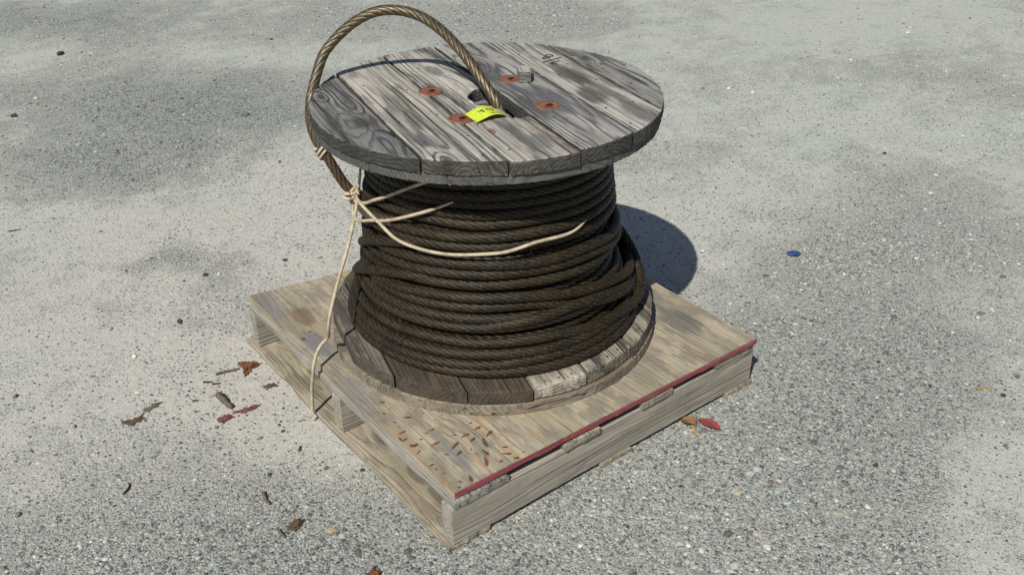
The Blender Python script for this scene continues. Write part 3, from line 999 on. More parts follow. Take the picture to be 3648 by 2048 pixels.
cord('tail', [tuple(KN + [-0.006, -0.008, 0.006]), tuple(KN + [-0.012, -0.014, -0.006]), (0.166, 0.598, 0.455), (0.140, 0.578, 0.422), (0.108, 0.553, 0.388), (0.072, 0.527, 0.352), (0.045, 0.508, 0.318), (0.030, 0.505, 0.283), (0.027, 0.512, 0.250),
              (0.033, 0.530, 0.220), (0.034, 0.545, 0.203), (0.020, 0.545, 0.194), (0.004, 0.538, 0.184), (-0.010, 0.533, 0.160), (-0.014, 0.541, 0.120), (-0.017, 0.549, 0.085), (-0.021, 0.549, 0.045), (-0.023, 0.549, 0.016), (-0.018, 0.543, 0.0045)], 0.0044,
     label='free tail hanging past the plywood edge')
fr_ = []
for q in range(9):
    p0 = np.array([-0.0225, 0.549, 0.014])
    d0 = np.array([rnd.uniform(-0.010, 0.008), rnd.uniform(-0.012, 0.010), -0.0115])
    fr_.append(sweep([p0, p0 + d0 * 0.5 + np.array([0.002, 0, 0]), p0 + d0], 0.0007, nround=4, step=0.004))
for q in range(16):                       # stray fibres along the tail
    t_ = rnd.random()
    p0 = np.array([0.17, 0.60, 0.46]) * (1 - t_) + np.array([0.030, 0.515, 0.26]) * t_
    d0 = rng.normal(0, 0.007, 3)
    fr_.append(sweep([p0, p0 + d0 * 0.6, p0 + d0 + np.array([0, 0, -0.003])], 0.0004, nround=4, step=0.004))
tag(link_mesh('frayed_fibres', centered(mesh_of('frayed_fibres', fr_), KN), CORD, tie, Matrix.Translation(KN)), kind='stuff')
# knot: a few turns of cord round the wire rope
tk = np.array([0.02, -0.12, -0.16])
tk = np.array(lower[9]) - np.array(lower[8])
tk /= np.linalg.norm(tk)
kc = np.array([0.1880, 0.6330, 0.4870])
e1_ = np.cross(tk, [0.79, -0.61, 0.0])
e1_ /= np.linalg.norm(e1_)
e2_ = np.cross(tk, e1_)
parts = []
for q in range(4):
    ring = []
    rr_ = 0.0155 + 0.002 * (q % 2)
    for j in range(15):
        a = j / 14 * 2 * math.pi * 0.97 + q * 1.3
        ring.append(kc + (e1_ * math.cos(a) + e2_ * math.sin(a)) * rr_ + tk * (0.007 * (q - 1.5) + 0.003 * math.sin(a * 2 + q)))
    parts.append(sweep(ring, CR, 4, 3, 0.026, 0.004))
vl = np.array([-0.52, -0.69, 0.2])
for q in range(3):
    ring = []
    c0 = kc + np.array([-0.6, -0.62, 0.25]) * 0.018 + rng.normal(0, 0.004, 3)
    ax1 = rng.normal(0, 1, 3)
    ax1 /= np.linalg.norm(ax1)
    ax2 = np.cross(ax1, [0.3, 0.5, 0.8])
    ax2 /= np.linalg.norm(ax2)
    for j in range(9):
        a = j / 8 * 5.2
        ring.append(c0 + (ax1 * math.cos(a) + ax2 * math.sin(a)) * 0.010)
    parts.append(sweep(ring, CR * 1.05, 4, 3, 0.026, 0.003))
link_mesh('knot', centered(mesh_of('knot', parts), KN), CORD, tie, Matrix.Translation(KN))
# the second piece of cord, whipped round the free end just under the flange
wl = [np.array(lower[i]) for i in (5, 6)]
tw = (wl[1] - wl[0]) / np.linalg.norm(wl[1] - wl[0])
wc = wl[0] * 0.45 + wl[1] * 0.55
w1 = np.cross(tw, [0, 0, 1.0])
w1 /= np.linalg.norm(w1)
w2 = np.cross(tw, w1)
hel = []
for j in range(40):
    a = j / 39 * 2 * math.pi * 2.6
    hel.append(wc + (w1 * math.cos(a) + w2 * math.sin(a)) * (RR + 0.0032) + tw * ((j / 39 - 0.5) * 0.026 + 0.004 * math.sin(a)))
wr = link_mesh('cord_wrapping', centered(mesh_of('cord_wrapping', [sweep(hel, 0.0036, 4, 3, 0.02, 0.003)]), wc), CORD, None, Matrix.Translation(wc))
tag(wr, 'short cream cord wrapped round the wire rope just below the top flange', 'cord')

# ================================================================== YELLOW TAG
ta, tb_, tcn, tdn = (-.122, -.089), (-.127, -.138), (-.058, -.149), (-.051, -.090)


def tag_pt(s, t, lift=0.0):
    x = (ta[0] * (1 - s) + tdn[0] * s) * (1 - t) + (tb_[0] * (1 - s) + tcn[0] * s) * t
    y = (ta[1] * (1 - s) + tdn[1] * s) * (1 - t) + (tb_[1] * (1 - s) + tcn[1] * s) * t
    z = 0.0030 + 0.0085 * math.sin(math.pi * min(1.0, s ** 1.25)) + 0.002 * (1 - s) * (1 - t)
    return (x, y, z + lift)


V, F = [], []
NSX, NTY = 20, 6
for layer in (0.0, -0.0004):
    for i in range(NSX + 1):
        for j in range(NTY + 1):
            V.append(tag_pt(i / NSX, j / NTY, layer))
n_ = (NSX + 1) * (NTY + 1)
for L_ in (0, 1):
    for i in range(NSX):
        for j in range(NTY):
            q = [L_ * n_ + i * (NTY + 1) + j, L_ * n_ + i * (NTY + 1) + j + 1, L_ * n_ + (i + 1) * (NTY + 1) + j + 1, L_ * n_ + (i + 1) * (NTY + 1) + j]
            F.append(tuple(q if L_ == 0 else q[::-1]))
yl = plain('yellow_paper', (0.56, 0.64, 0.055), 0.12, 80, 0.7, 0.2, 0.05)
tg = link_mesh('paper_tag', mesh_of('paper_tag', [(V, F)]), yl, None, Matrix.Translation((CX, CY, ZT)))
tag(tg, 'curled fluorescent yellow paper tag with handwriting beside the spindle hole', 'tag')
GL = {'1': [[(.3, 0), (.3, 1)]], '5': [[(.6, 1), (.1, 1), (.1, .55), (.45, .6), (.6, .3), (.4, 0), (.05, .05)]],
      '2': [[(.05, .8), (.3, 1), (.58, .8), (.45, .45), (.05, 0), (.65, .02)]], 'l': [[(.25, 0), (.25, 1.05)]],
      'b': [[(.1, 1.05), (.1, 0), (.5, .02), (.58, .3), (.4, .5), (.1, .42)]], 's': [[(.5, .5), (.2, .55), (.12, .38), (.45, .24), (.4, .02), (.08, .04)]],
      '.': [[(.1, 0), (.2, .04)]], '3': [[(.08, .9), (.4, 1), (.5, .75), (.25, .52), (.55, .3), (.4, 0), (.05, .08)]], '-': [[(.05, .45), (.5, .5)]],
      'Y': [[(.05, 1), (.3, .55), (.6, 1)], [(.3, .55), (.25, 0)]], 'w': [[(.02, .5), (.15, .02), (.3, .4), (.45, .02), (.6, .5)]], ' ': []}


def text_strokes(txt, s_start, t_base, hs, ht):
    """letters run towards smaller s; their tops point to larger t (upside down for the viewer)"""
    out = []
    x = 0.0
    for ch in txt:
        for st in GL[ch]:
            out.append([(s_start - (x + a) * hs, t_base + b * ht) for a, b in st])
        x += 0.45 if ch in '1l.' else 0.8
    return out


SL, TL = 0.071, 0.05
st = text_strokes('1552 lbs.', 0.80, 0.30, 0.088, 0.24) + text_strokes('Yw-31', 0.93, 0.70, 0.10, 0.20)
st = [[(a * SL, b * TL) for a, b in s_] for s_ in st]
hw2 = link_mesh('handwriting', ribbons(st, 0.0017, lambda x, y: tag_pt(x / SL, y / TL, 0.0004)), plain('ballpoint', (0.03, 0.045, 0.03), 0.2), tg, Matrix.Translation((CX, CY, ZT)))

# ================================================================== WOOD BLOCK on the top flange
bm_ = slab_mesh('wood_block', rect_outline(0, 0.046, -0.0140, 0.0140, 0.005, 0.0012, 0.0005), 0.0, 0.026, 0.0016, 0.0005)
blk = link_mesh('wood_block', bm_, wood('block_wood', (0.36, 0.34, 0.32), (0.10, 0.10, 0.10), 0.005, -0.03, 0.009, (), 0.3, seed=61, brown=0.15, contrast=0.4, edge=0.7, edge_col=(0.06, 0.06, 0.045), checks=0.4), None, trs((CX + 0.099, CY - 0.008, ZT + 0.0018), math.radians(57)))
tag(blk, 'small grey wood offcut lying on top of the reel beside a rusty bolt', 'wood block')

# ================================================================== PALLET
pal = reg(empty('pallet', (0.44, 0.46, 0.0)))
tag(pal, 'weathered low wooden pallet under the plywood sheet', 'pallet')
H0, H1, H2 = 0.0125, 0.1045, 0.1210
PALE = dict(light=(0.40, 0.35, 0.275), dark=(0.185, 0.155, 0.12), stain=0.25, stain_col=(0.10, 0.095, 0.085), brown=0.4, brown_col=(0.23, 0.165, 0.10))


def board(name, x0, x1, y0, y1, z0, z1, along, mat, bevel=0.002, tilt=None, parent=pal, end=0.0006, side=0.0006):
    """plan box x0..x1, y0..y1; local X lies along its length"""
    cx_, cy_ = (x0 + x1) / 2, (y0 + y1) / 2
    if along == 'x':
        L_, W_, rz = x1 - x0, y1 - y0, 0.0
    else:
        L_, W_, rz = y1 - y0, x1 - x0, math.pi / 2
    me = slab_mesh(name, rect_outline(-L_ / 2, L_ / 2, -W_ / 2, W_ / 2, end=end, side=side), 0, z1 - z0, bevel, 0.0006, tilt)
    return link_mesh(name, me, mat, parent, trs((cx_, cy_, z0), rz))


st_mats = [wood('stringer_wood_%d' % i, (0.36, 0.325, 0.27), (0.165, 0.148, 0.125), 0.05, 0.10, 0.012, (), 0.25, (0.15, 0.145, 0.14), seed=70 + i * 2.3, brown=0.45, brown_col=(0.24, 0.19, 0.13), contrast=0.3, checks=0.3, mott=0.35) for i in range(3)]
for i, (y0, y1) in enumerate(((0.0, 0.036), (0.444, 0.480), (0.890, 0.926))):
    board('stringer', 0.0, 0.880, y0, y1, H0, H1, 'x', st_mats[i], 0.0022)
for i, (x0, x1, yf) in enumerate(((0.004, 0.136, -0.004), (0.281, 0.379, -0.006), (0.504, 0.599, -0.005), (0.743, 0.874, -0.003))):
    m_ = wood('deck_wood_%d' % i, [(0.33, 0.31, 0.28), (0.42, 0.37, 0.29), (0.30, 0.26, 0.20), (0.33, 0.29, 0.23)][i], (0.12, 0.11, 0.10), 0.0, -0.03, 0.006, (), 0.3, seed=80 + i * 1.7)
    board('deck_board', x0, x1, yf, 0.930, H1 + 0.0004, H2, 'y', m_, 0.0014)
for i, (x0, x1) in enumerate(((-0.012, 0.092), (0.39, 0.48), (0.796, 0.886))):
    m_ = wood('bottom_wood_%d' % i, (0.38, 0.33, 0.25), (0.15, 0.12, 0.085), 0.0, -0.05, 0.006, [(-0.42, 0.015, 0.012, 3.0)] if i == 0 else (), 0.55, (0.13, 0.11, 0.08), seed=90 + i * 1.3, brown=0.5, brown_col=(0.28, 0.20, 0.11), stain_f=(9, 22, 22), st_amt=0.8, contrast=0.3, checks=0.5, mott=0.7, spots=[(xx_, -0.020, 0.018, 0.65, (0.09, 0.07, 0.045)) for xx_ in (-0.34, -0.26, -0.10, 0.06, 0.22, 0.30, 0.42)] if i == 0 else ())
    board('bottom_board', x0, x1, -0.003 if i else 0.0, 0.955, 0.0006, H0 - 0.0004, 'y', m_, 0.0018, end=0.0016, side=0.0022)

# ================================================================== PLYWOOD
ply = reg(empty('plywood_sheet', (0.44, 0.44, H2)))
tag(ply, 'square weathered plywood sheet with one red painted edge on top of the pallet', 'plywood sheet')
PF, PR, PB, PL = np.array((0.0125, 0.006)), np.array((0.879, -0.005)), np.array((0.884, 0.800)), np.array((0.0115, 0.948))


def quad_outline(ins, ragged):
    c = (PF + PR + PB + PL) / 4
    P = [q + (c - q) / np.linalg.norm(c - q) * ins for q in (PF, PR, PB, PL)]
    pts = []
    for q in range(4):
        a, b = P[q], P[(q + 1) % 4]
        n = int(np.linalg.norm(b - a) / 0.012)
        w = wob(n, ragged * (2.2 if q in (1, 2) else 0.8), 3)
        dd = (b - a) / np.linalg.norm(b - a)
        nn = np.array([-dd[1], dd[0]])
        for i in range(n):
            pts.append(a + (b - a) * i / n + nn * abs(w[i]))
    return [(q[1] - 0.46, -(q[0] - 0.44)) for q in pts]        # into the local frame: local X along world Y


tp = [H2 + 0.0008, 0.1250, 0.1283, 0.1316, 0.1348, ZP]
face_mat = wood('plywood_face', (0.405, 0.345, 0.258), (0.15, 0.122, 0.09), 0.12, -0.16, 0.013,
                [(-0.33, 0.31, 0.035, 3.0), (-0.30, 0.18, 0.03, 2.5), (-0.23, 0.07, 0.03, 2.0), (-0.08, -0.28, 0.035, 2.0), (-0.3, -0.2, 0.03, 2.0)],
                0.6, (0.155, 0.137, 0.115), 0.7, (0.33, 0.215, 0.11), 0.02, 0.30, 101.0, 0.5, 0.2, 0.475, knot_dark=False, mott=0.9, st_amt=0.7, fb_amt=1.6, stain_f=(11, 24, 24),
                spots=[(-0.345, -0.06, 0.020, 0.7, (0.17, 0.10, 0.055)), (0.30, 0.36, 0.022, 0.65, (0.15, 0.095, 0.06)), (-0.29, 0.16, 0.06, 0.5, (0.42, 0.33, 0.20)), (0.17, 0.395, 0.03, 0.7, (0.15, 0.155, 0.17)), (0.40, 0.40, 0.03, 0.6, (0.16, 0.165, 0.18)),
                       (-0.30, -0.36, 0.04, 0.75, (0.11, 0.105, 0.095)), (-0.12, -0.36, 0.05, 0.6, (0.15, 0.14, 0.125)), (0.1, -0.40, 0.05, 0.5, (0.15, 0.13, 0.11)), (-0.05, 0.41, 0.03, 0.6, (0.17, 0.17, 0.18)), (-0.36, 0.36, 0.03, 0.6, (0.17, 0.17, 0.175)), (-0.27, 0.05, 0.025, 0.6, (0.12, 0.115, 0.11))])
core = [wood('veneer_a', (0.40, 0.34, 0.25), (0.2, 0.165, 0.12), 0, -0.1, 0.007, (), 0.3, seed=111), wood('veneer_b', (0.27, 0.24, 0.19), (0.13, 0.11, 0.085), 0, -0.1, 0.007, (), 0.3, seed=113)]
for i in range(5):
    me = slab_mesh('veneer', quad_outline([0.0, 0.0012, 0.0004, 0.0014, 0.0][i], 0.0006), 0.0, tp[i + 1] - tp[i] - (0.0002 if i < 4 else 0), 0.0006, 0.0003)
    link_mesh('veneer', me, face_mat if i == 4 else core[i % 2], ply, trs((0.44, 0.46, tp[i]), math.pi / 2))
# red painted front edge
k = NT('red_paint')
co = k.coord()
s3 = k.sep(co)
lay = k.m('ABSOLUTE', k.m('SUBTRACT', k.m('FRACT', k.m('DIVIDE', s3[2], 0.0042)), 0.5))
n1 = k.noise(k.vm('MULTIPLY', co, (16, 200, 330)), 1.0, 5, 0.7)
c = k.mix(k.ramp(n1, [(0.40, 0.0), (0.62, 1.0)]), (0.33, 0.072, 0.092), (0.14, 0.035, 0.042))
c = k.mix(k.ramp(n1, [(0.55, 0.0), (0.62, 0.9)]), c, (0.30, 0.19, 0.155))
c = k.mix(k.ramp(lay, [(0.0, 0.6), (0.14, 0.0)]), c, (0.10, 0.02, 0.03))
k.color(c)
k.bump(k.m('ADD', n1, lay), 0.6, 0.002)
k.b.inputs['Roughness'].default_value = 0.65
ed = PR - PF
L_ = float(np.linalg.norm(ed))
me = slab_mesh('painted_edge', rect_outline(0, L_, -0.0034, -0.0006, 0.008, 0.0003, 0.0007), 0, ZP - 0.0006 - H2 - 0.0045, 0.0011, 0.0012)
pe = link_mesh('painted_edge', me, k.mat, ply, trs((PF[0], PF[1], H2 + 0.0045), math.atan2(ed[1], ed[0])))
pe['label'] = 'red painted front edge'
# brown spots on the front corner of the sheet
MARKS = [(0.0503, 0.3385, 0.0126, 0), (0.0333, 0.3021, 0.0084, 1), (0.0653, 0.2596, 0.0189, 0), (0.0356, 0.2623, 0.0094, 0), (0.1076, 0.2153, 0.0052, 0), (0.1615, 0.1371, 0.0178, -1), (0.1702, 0.1078, 0.0147, -2), (0.0294, 0.2234, 0.0199, -1), (0.0692, 0.1904, 0.0094, 0), (0.0828, 0.1926, 0.0136, -1), (0.1107, 0.1492, 0.0105, 0), (0.1279, 0.1335, 0.021, -1), (0.1316, 0.1127, 0.0168, -2), (0.1466, 0.0909, 0.0189, 2.5), (0.1274, 0.0731, 0.0063, 0), (0.1293, 0.064, 0.0168, 1.5), (0.0486, 0.1808, 0.0094, 0), (0.0219, 0.2001, 0.0115, -1.5), (0.016, 0.2081, 0.0115, 1.5), (0.022, 0.178, 0.0094, -1), (0.0276, 0.172, 0.0147, -1), (0.0652, 0.1499, 0.0189, -1), (0.0929, 0.12, 0.0231, -2), (0.0856, 0.0957, 0.0168, -2), (0.1111, 0.0908, 0.0073, 2), (0.0625, 0.1088, 0.0105, 0), (0.023, 0.1492, 0.0115, -2), (0.1693, 0.0533, 0.0126, 0), (0.1609, 0.0343, 0.0231, 0), (0.1143, 0.042, 0.0168, 3), (0.1371, 0.0239, 0.0105, -1), (0.022, 0.1001, 0.0126, -1), (0.0235, 0.085, 0.0063, 2), (0.0273, 0.066, 0.0084, 0), (0.061, 0.0207, 0.0157, 2.5), (0.0394, 0.0262, 0.0084, 1.5), (0.0282, 0.014, 0.0095, 0), (0.1673, 0.0124, 0.0126, 0), (0.1901, 0.0175, 0.0063, -1), (0.1589, 0.1597, 0.0084, -1), (0.0518, 0.3066, 0.0042, 0), (0.0854, 0.2798, 0.0046, 0), (0.0334, 0.2433, 0.0042, 0), (0.0984, 0.2501, 0.0038, 0), (0.0574, 0.692, 0.0097, 0), (0.0624, 0.6734, 0.0056, 1), (0.0306, 0.6734, 0.0129, 1)]
spot_m = [plain('brown_spot_a', (0.17, 0.075, 0.035), 0.5, 250), plain('brown_spot_b', (0.24, 0.10, 0.05), 0.5, 250), plain('brown_spot_c', (0.15, 0.09, 0.045), 0.5, 250)]
for i, (x, y, L_, a_) in enumerate(MARKS):
    al = math.radians({0: 0, -1: 25, -1.5: 35, -2: 45, 1: -25, 1.5: -35, 2: -50, 2.5: -60, 3: -72}[a_])
    dx = 0.79 * math.cos(al) + 0.60 * math.sin(al) / 0.6
    dy = -0.61 * math.cos(al) + 0.80 * math.sin(al) / 0.6
    n = 12
    hl = L_ / 2 * math.hypot(dx, dy) * rnd.uniform(0.8, 1.15)
    wd = min(0.0042, max(0.0019, L_ * 0.26)) * rnd.uniform(0.7, 1.15)
    pts = []
    for j in range(n):
        t = j / n * 2 * math.pi
        e = rnd.uniform(0.75, 1.2)
        pts.append((hl * math.cos(t) * rnd.uniform(0.88, 1.08), wd * math.sin(t) * e * (1 + 0.35 * math.cos(t))))
    me = slab_mesh('brown_spot', pts, -0.0002, 0.0007, 0.0004)
    link_mesh('brown_spot', me, rnd.choice(spot_m), ply, trs((x, y, ZP), math.atan2(dy, dx)))

# ================================================================== LOOSE THINGS ON THE GROUND
BROWN = [plain('bark_rust', (0.21, 0.085, 0.045), 0.6, 120), plain('bark_dark', (0.07, 0.04, 0.028), 0.5, 120), plain('bark_olive', (0.13, 0.09, 0.05), 0.5, 120), plain('bark_grey', (0.15, 0.115, 0.09), 0.4, 120), plain('bark_red', (0.20, 0.085, 0.07), 0.5, 120), plain('straw', (0.42, 0.28, 0.11), 0.4, 120)]


def gz0(x, y):
    return float(ground_z(np.array([x]), np.array([y]))[0])


def blob_outline(pts, ragged=0.18, n=34):
    """ragged closed outline through a few corner points"""
    P = np.array(pts, float)
    c = P.mean(0)
    out = []
    m = len(P)
    per = max(3, n // m)
    size = np.linalg.norm(P - c, axis=1).mean()
    for i in range(m):
        for t in range(per):
            q = P[i] + (P[(i + 1) % m] - P[i]) * t / per
            out.append(q + (q - c) / (np.linalg.norm(q - c) + 1e-9) * rnd.uniform(-ragged, ragged) * size)
    return np.array(out)


def chip(name, pts, mat, label, cat, th=0.004, ragged=0.18, group=None, layers=1, lift=0.0):
    P = blob_outline(pts, ragged)
    c = P.mean(0)
    parts = []
    for l in range(layers):
        Q = (P - c) * (1 - 0.3 * l) + rng.normal(0, 0.003, 2) * (l > 0)
        me = slab_mesh(name, Q.tolist(), l * th * 0.9, (l + 1) * th, th * 0.25, th * 0.25, (rnd.uniform(-.05, .05), rnd.uniform(-.05, .05)))
        v = [tuple(x.co) for x in me.vertices]
        f = [tuple(p_.vertices) for p_ in me.polygons]
        parts.append((v, f))
    o = link_mesh(name, mesh_of(name, parts, False), mat, None, Matrix.Translation((c[0], c[1], gz0(*c) + lift)))
    return tag(o, label, cat, group)


def stick(name, a, b, r, mat, label, cat='stick', bend=0.1, group=None):
    a, b = np.array([*a, r * 0.9 + gz0(*a)]), np.array([*b, r * 0.9 + gz0(*b)])
    d_ = b - a
    L_ = np.linalg.norm(d_)
    s_ = np.cross(d_, [0, 0, 1]) / L_
    ctrl = [a + d_ * t + s_ * L_ * bend * math.sin(t * 3.1) * (1 if t else 0) + np.array([0, 0, r * 0.3 * math.sin(5 * t)]) for t in (0, .25, .5, .75, 1)]
    V, F = sweep(ctrl, r, nround=7, step=max(L_ / 12, 0.002), taper=lambda s: 1 - 0.25 * s + 0.10 * np.sin(s * 17))
    V = V + rng.normal(0, r * 0.08, V.shape)
    o = link_mesh(name, centered(mesh_of(name, [(V, F)]), a), mat, None, Matrix.Translation(a))
    return tag(o, label, cat, group)


def leaf(name, a, b, width, mat, label, torn=True, curl=0.005):
    a, b = np.array(a), np.array(b)
    d_ = b - a
    L_ = np.linalg.norm(d_)
    d_ /= L_
    nn = np.array([-d_[1], d_[0]])
    NL, NW = 18, 8
    V, F = [], []
    for lay in (0.0, -0.0005):
        for i in range(NL + 1):
            t = i / NL
            w = width * (math.sin(math.pi * min(1, t * 0.93 + 0.04)) ** 0.75)
            for j in range(NW + 1):
                s = j / NW * 2 - 1
                e = 1 + (0.12 * math.sin(i * 2.6 + (3 if s > 0 else 0)) if abs(s) > 0.95 else 0)
                tt = t - (0.10 * math.sin(j * 1.9) * max(0, t - 0.75) * 3 if torn else 0)
                p2 = a + d_ * L_ * tt + nn * s * w / 2 * e
                z_ = 0.0015 + curl * abs(s) ** 2 * (0.4 + 0.6 * t) + curl * 0.5 * math.sin(t * 3.0) + lay
                V.append((p2[0] - a[0], p2[1] - a[1], z_ + 0.0008))
    n_ = (NL + 1) * (NW + 1)
    for l in (0, 1):
        for i in range(NL):
            for j in range(NW):
                q = [l * n_ + i * (NW + 1) + j, l * n_ + (i + 1) * (NW + 1) + j, l * n_ + (i + 1) * (NW + 1) + j + 1, l * n_ + i * (NW + 1) + j + 1]
                F.append(tuple(q if l == 0 else q[::-1]))
    o = link_mesh(name, mesh_of(name, [(V, F)]), mat, None, Matrix.Translation((a[0], a[1], gz0(*a))))
    tag(o, label, 'leaf')
    rib = [(d_[0] * L_ * t, d_[1] * L_ * t, 0.0026 + curl * 0.5 * math.sin(t * 3.0)) for t in (-0.16, 0, .3, .6, .92)]
    link_mesh('midrib', mesh_of('midrib', [sweep(rib, 0.0007, nround=5, step=0.006, taper=lambda s: 1.2 - 0.8 * s)]), BROWN[2], o, Matrix.Translation((a[0], a[1], gz0(*a))))
    return o


leaf('fallen_leaf', (0.680, -0.020), (0.688, -0.079), 0.030, plain('red_leaf', (0.34, 0.04, 0.055), 0.6, 90, 0.6, 0.3, col2=(0.17, 0.05, 0.045)), 'red fallen leaf with a torn tip lying before the pallet front')
leaf('fallen_leaf', (0.648, 0.004), (0.655, -0.034), 0.034, plain('dry_leaf', (0.16, 0.10, 0.06), 0.5, 120, 0.8, 0.2, col2=(0.24, 0.13, 0.06)), 'shrivelled brown leaf poking out from under the pallet front', True, 0.010)
stick('wood_splinter', (0.653, -0.024), (0.634, -0.058), 0.0036, BROWN[5], 'tan wood splinter between the red leaf and the pallet', 'splinter', 0.03)
chip('bark_piece', [(-0.072, 0.872), (-0.040, 0.862), (-0.024, 0.836), (-0.052, 0.828), (-0.082, 0.806), (-0.070, 0.838)], BROWN[0], 'rust brown flaky bark piece beside the far pallet corner', 'bark', 0.0045, 0.22, layers=2)
stick('twig', (-0.135, 0.8625), (-0.078, 0.8496), 0.0038, BROWN[3], 'straight brown twig touching the rust brown bark piece', 'twig', 0.02)
for j, (x, y, lb) in enumerate(((-0.172, 0.852, 'farther of two dark bark shreds between the twig and the bark stick'), (-0.158, 0.830, 'nearer of two dark bark shreds between the twig and the bark stick'))):
    stick('bark_shred', (x, y), (x + 0.018, y - 0.012 + 0.004 * j), 0.0024, BROWN[1], lb, 'bark', 0.1, 'dark bark shreds')
chip('leaf_shred', [(-0.388, 0.822), (-0.352, 0.812), (-0.330, 0.826), (-0.340, 0.796), (-0.372, 0.790)], BROWN[2], 'crumpled olive brown leaf scrap lying alone on the left gravel', 'leaf', 0.003, 0.25)
chip('leaf_shred', [(-0.330, 0.838), (-0.300, 0.842), (-0.288, 0.834), (-0.318, 0.820)], BROWN[3], 'narrow tan leaf scrap just behind the crumpled olive one', 'leaf', 0.003, 0.3)
stick('bark_piece', (-0.1655, 0.772), (-0.1580, 0.706), 0.0085, BROWN[3], 'thick grey brown bark stick pointing toward the viewer', 'bark', 0.05)
chip('bark_piece', [(-0.205, 0.690), (-0.180, 0.696), (-0.170, 0.672), (-0.198, 0.668)], BROWN[4], 'reddish bark crumb at the foot of the thick bark stick', 'bark', 0.003, 0.3, layers=2)
chip('bark_piece', [(-0.168, 0.692), (-0.130, 0.694), (-0.098, 0.676), (-0.140, 0.666)], BROWN[4], 'long reddish bark shred trailing toward the pallet', 'bark', 0.0022, 0.35)
stick('bark_piece', (-0.226, 0.387), (-0.231, 0.345), 0.0042, BROWN[3], 'short grey brown bark stick on the dark lower left gravel', 'bark', 0.08)
chip('bark_piece', [(-0.232, 0.262), (-0.205, 0.274), (-0.196, 0.256), (-0.222, 0.244)], BROWN[2], 'crumbling dark bark lump near the bottom edge left of the pallet corner', 'bark', 0.005, 0.3, layers=2)
stick('bark_piece', (-0.250, 0.262), (-0.248, 0.240), 0.0036, BROWN[3], 'little brown bark stub left of the crumbling bark lump', 'bark', 0.05)
chip('stone', [(-0.176, 0.206), (-0.160, 0.204), (-0.154, 0.188), (-0.170, 0.188)], plain('tan_stone', (0.38, 0.32, 0.22), 0.3, 60), 'flat tan stone chip with a rust spot below the pallet corner', 'stone', 0.006, 0.12)
chip('bark_piece', [(-0.060, 0.744), (-0.036, 0.736), (-0.034, 0.722), (-0.058, 0.728)], BROWN[2], 'olive brown bark shreds by the hanging cord', 'bark', 0.003, 0.4)
stick('wood_splinter', (-0.224, 0.792), (-0.212, 0.788), 0.003, BROWN[3], 'tiny brown splinter left of the thick bark stick', 'splinter', 0.0)
stick('twig', (-0.464, 0.570), (-0.442, 0.596), 0.0026, BROWN[1], 'thin dark twig alone on the lower left gravel', 'twig', 0.12)
stick('straw_stalk', (-0.350, 2.056), (-0.312, 2.051), 0.0022, BROWN[1], 'thin dark stalk on the dust at the far left edge', 'stalk', 0.06)
stick('straw_stalk', (1.177, -0.083), (1.176, -0.103), 0.0022, BROWN[5], 'short straw bit nearest the pallet on the right gravel', 'straw', 0.05)
stick('straw_stalk', (1.296, -0.357), (1.325, -0.375), 0.0032, BROWN[5], 'thick straw bit close to the right edge', 'straw', 0.04)
stick('straw_stalk', (1.241, -0.150), (1.254, -0.168), 0.0018, BROWN[5], 'thin pale straw bit between the two other straws', 'straw', 0.04)
stick('wood_splinter', (-0.104, 0.464), (-0.094, 0.477), 0.003, BROWN[0], 'tiny red brown splinter on the dust beside the left bottom board', 'splinter', 0.0)
chip('bark_piece', [(-0.165, 0.052), (-0.148, 0.058), (-0.140, 0.040), (-0.158, 0.036)], BROWN[0], 'orange brown bark chip cut by the bottom picture edge', 'bark', 0.005, 0.3, layers=2)

# blue scrap of plastic: a crumpled sheet with folds
V, F = [], []
bx0, by0 = 1.502, 0.351
NB = 8
for lay in (0, 1):
    for i in range(NB + 1):
        for j in range(NB + 1):
            u_, v_ = i / NB * 2 - 1, j / NB * 2 - 1
            q = np.array([0.79, -0.61]) * u_ * 0.021 * (1 - 0.25 * v_ * v_) + np.array([0.6, 0.8]) * v_ * 0.016 * (1 - 0.35 * u_ * u_)
            z_ = 0.004 + 0.0045 * abs(math.sin(2.2 * u_ + 1.1 * v_)) + 0.003 * abs(math.sin(3.1 * v_ - u_)) - lay * 0.0008
            V.append((q[0], q[1], z_))
n_ = (NB + 1) ** 2
for lay in (0, 1):
    for i in range(NB):
        for j in range(NB):
            q = [lay * n_ + i * (NB + 1) + j, lay * n_ + (i + 1) * (NB + 1) + j, lay * n_ + (i + 1) * (NB + 1) + j + 1, lay * n_ + i * (NB + 1) + j + 1]
            F.append(tuple(q if lay == 0 else q[::-1]))
bl = link_mesh('plastic_scrap', mesh_of('plastic_scrap', [(V, F)], False), plain('blue_plastic', (0.025, 0.065, 0.20), 0.4, 90, 0.45, 0.5), None, Matrix.Translation((bx0, by0, gz0(bx0, by0) - 0.001)))
tag(bl, 'small crumpled blue plastic scrap on the gravel right of the reel shadow', 'plastic scrap')

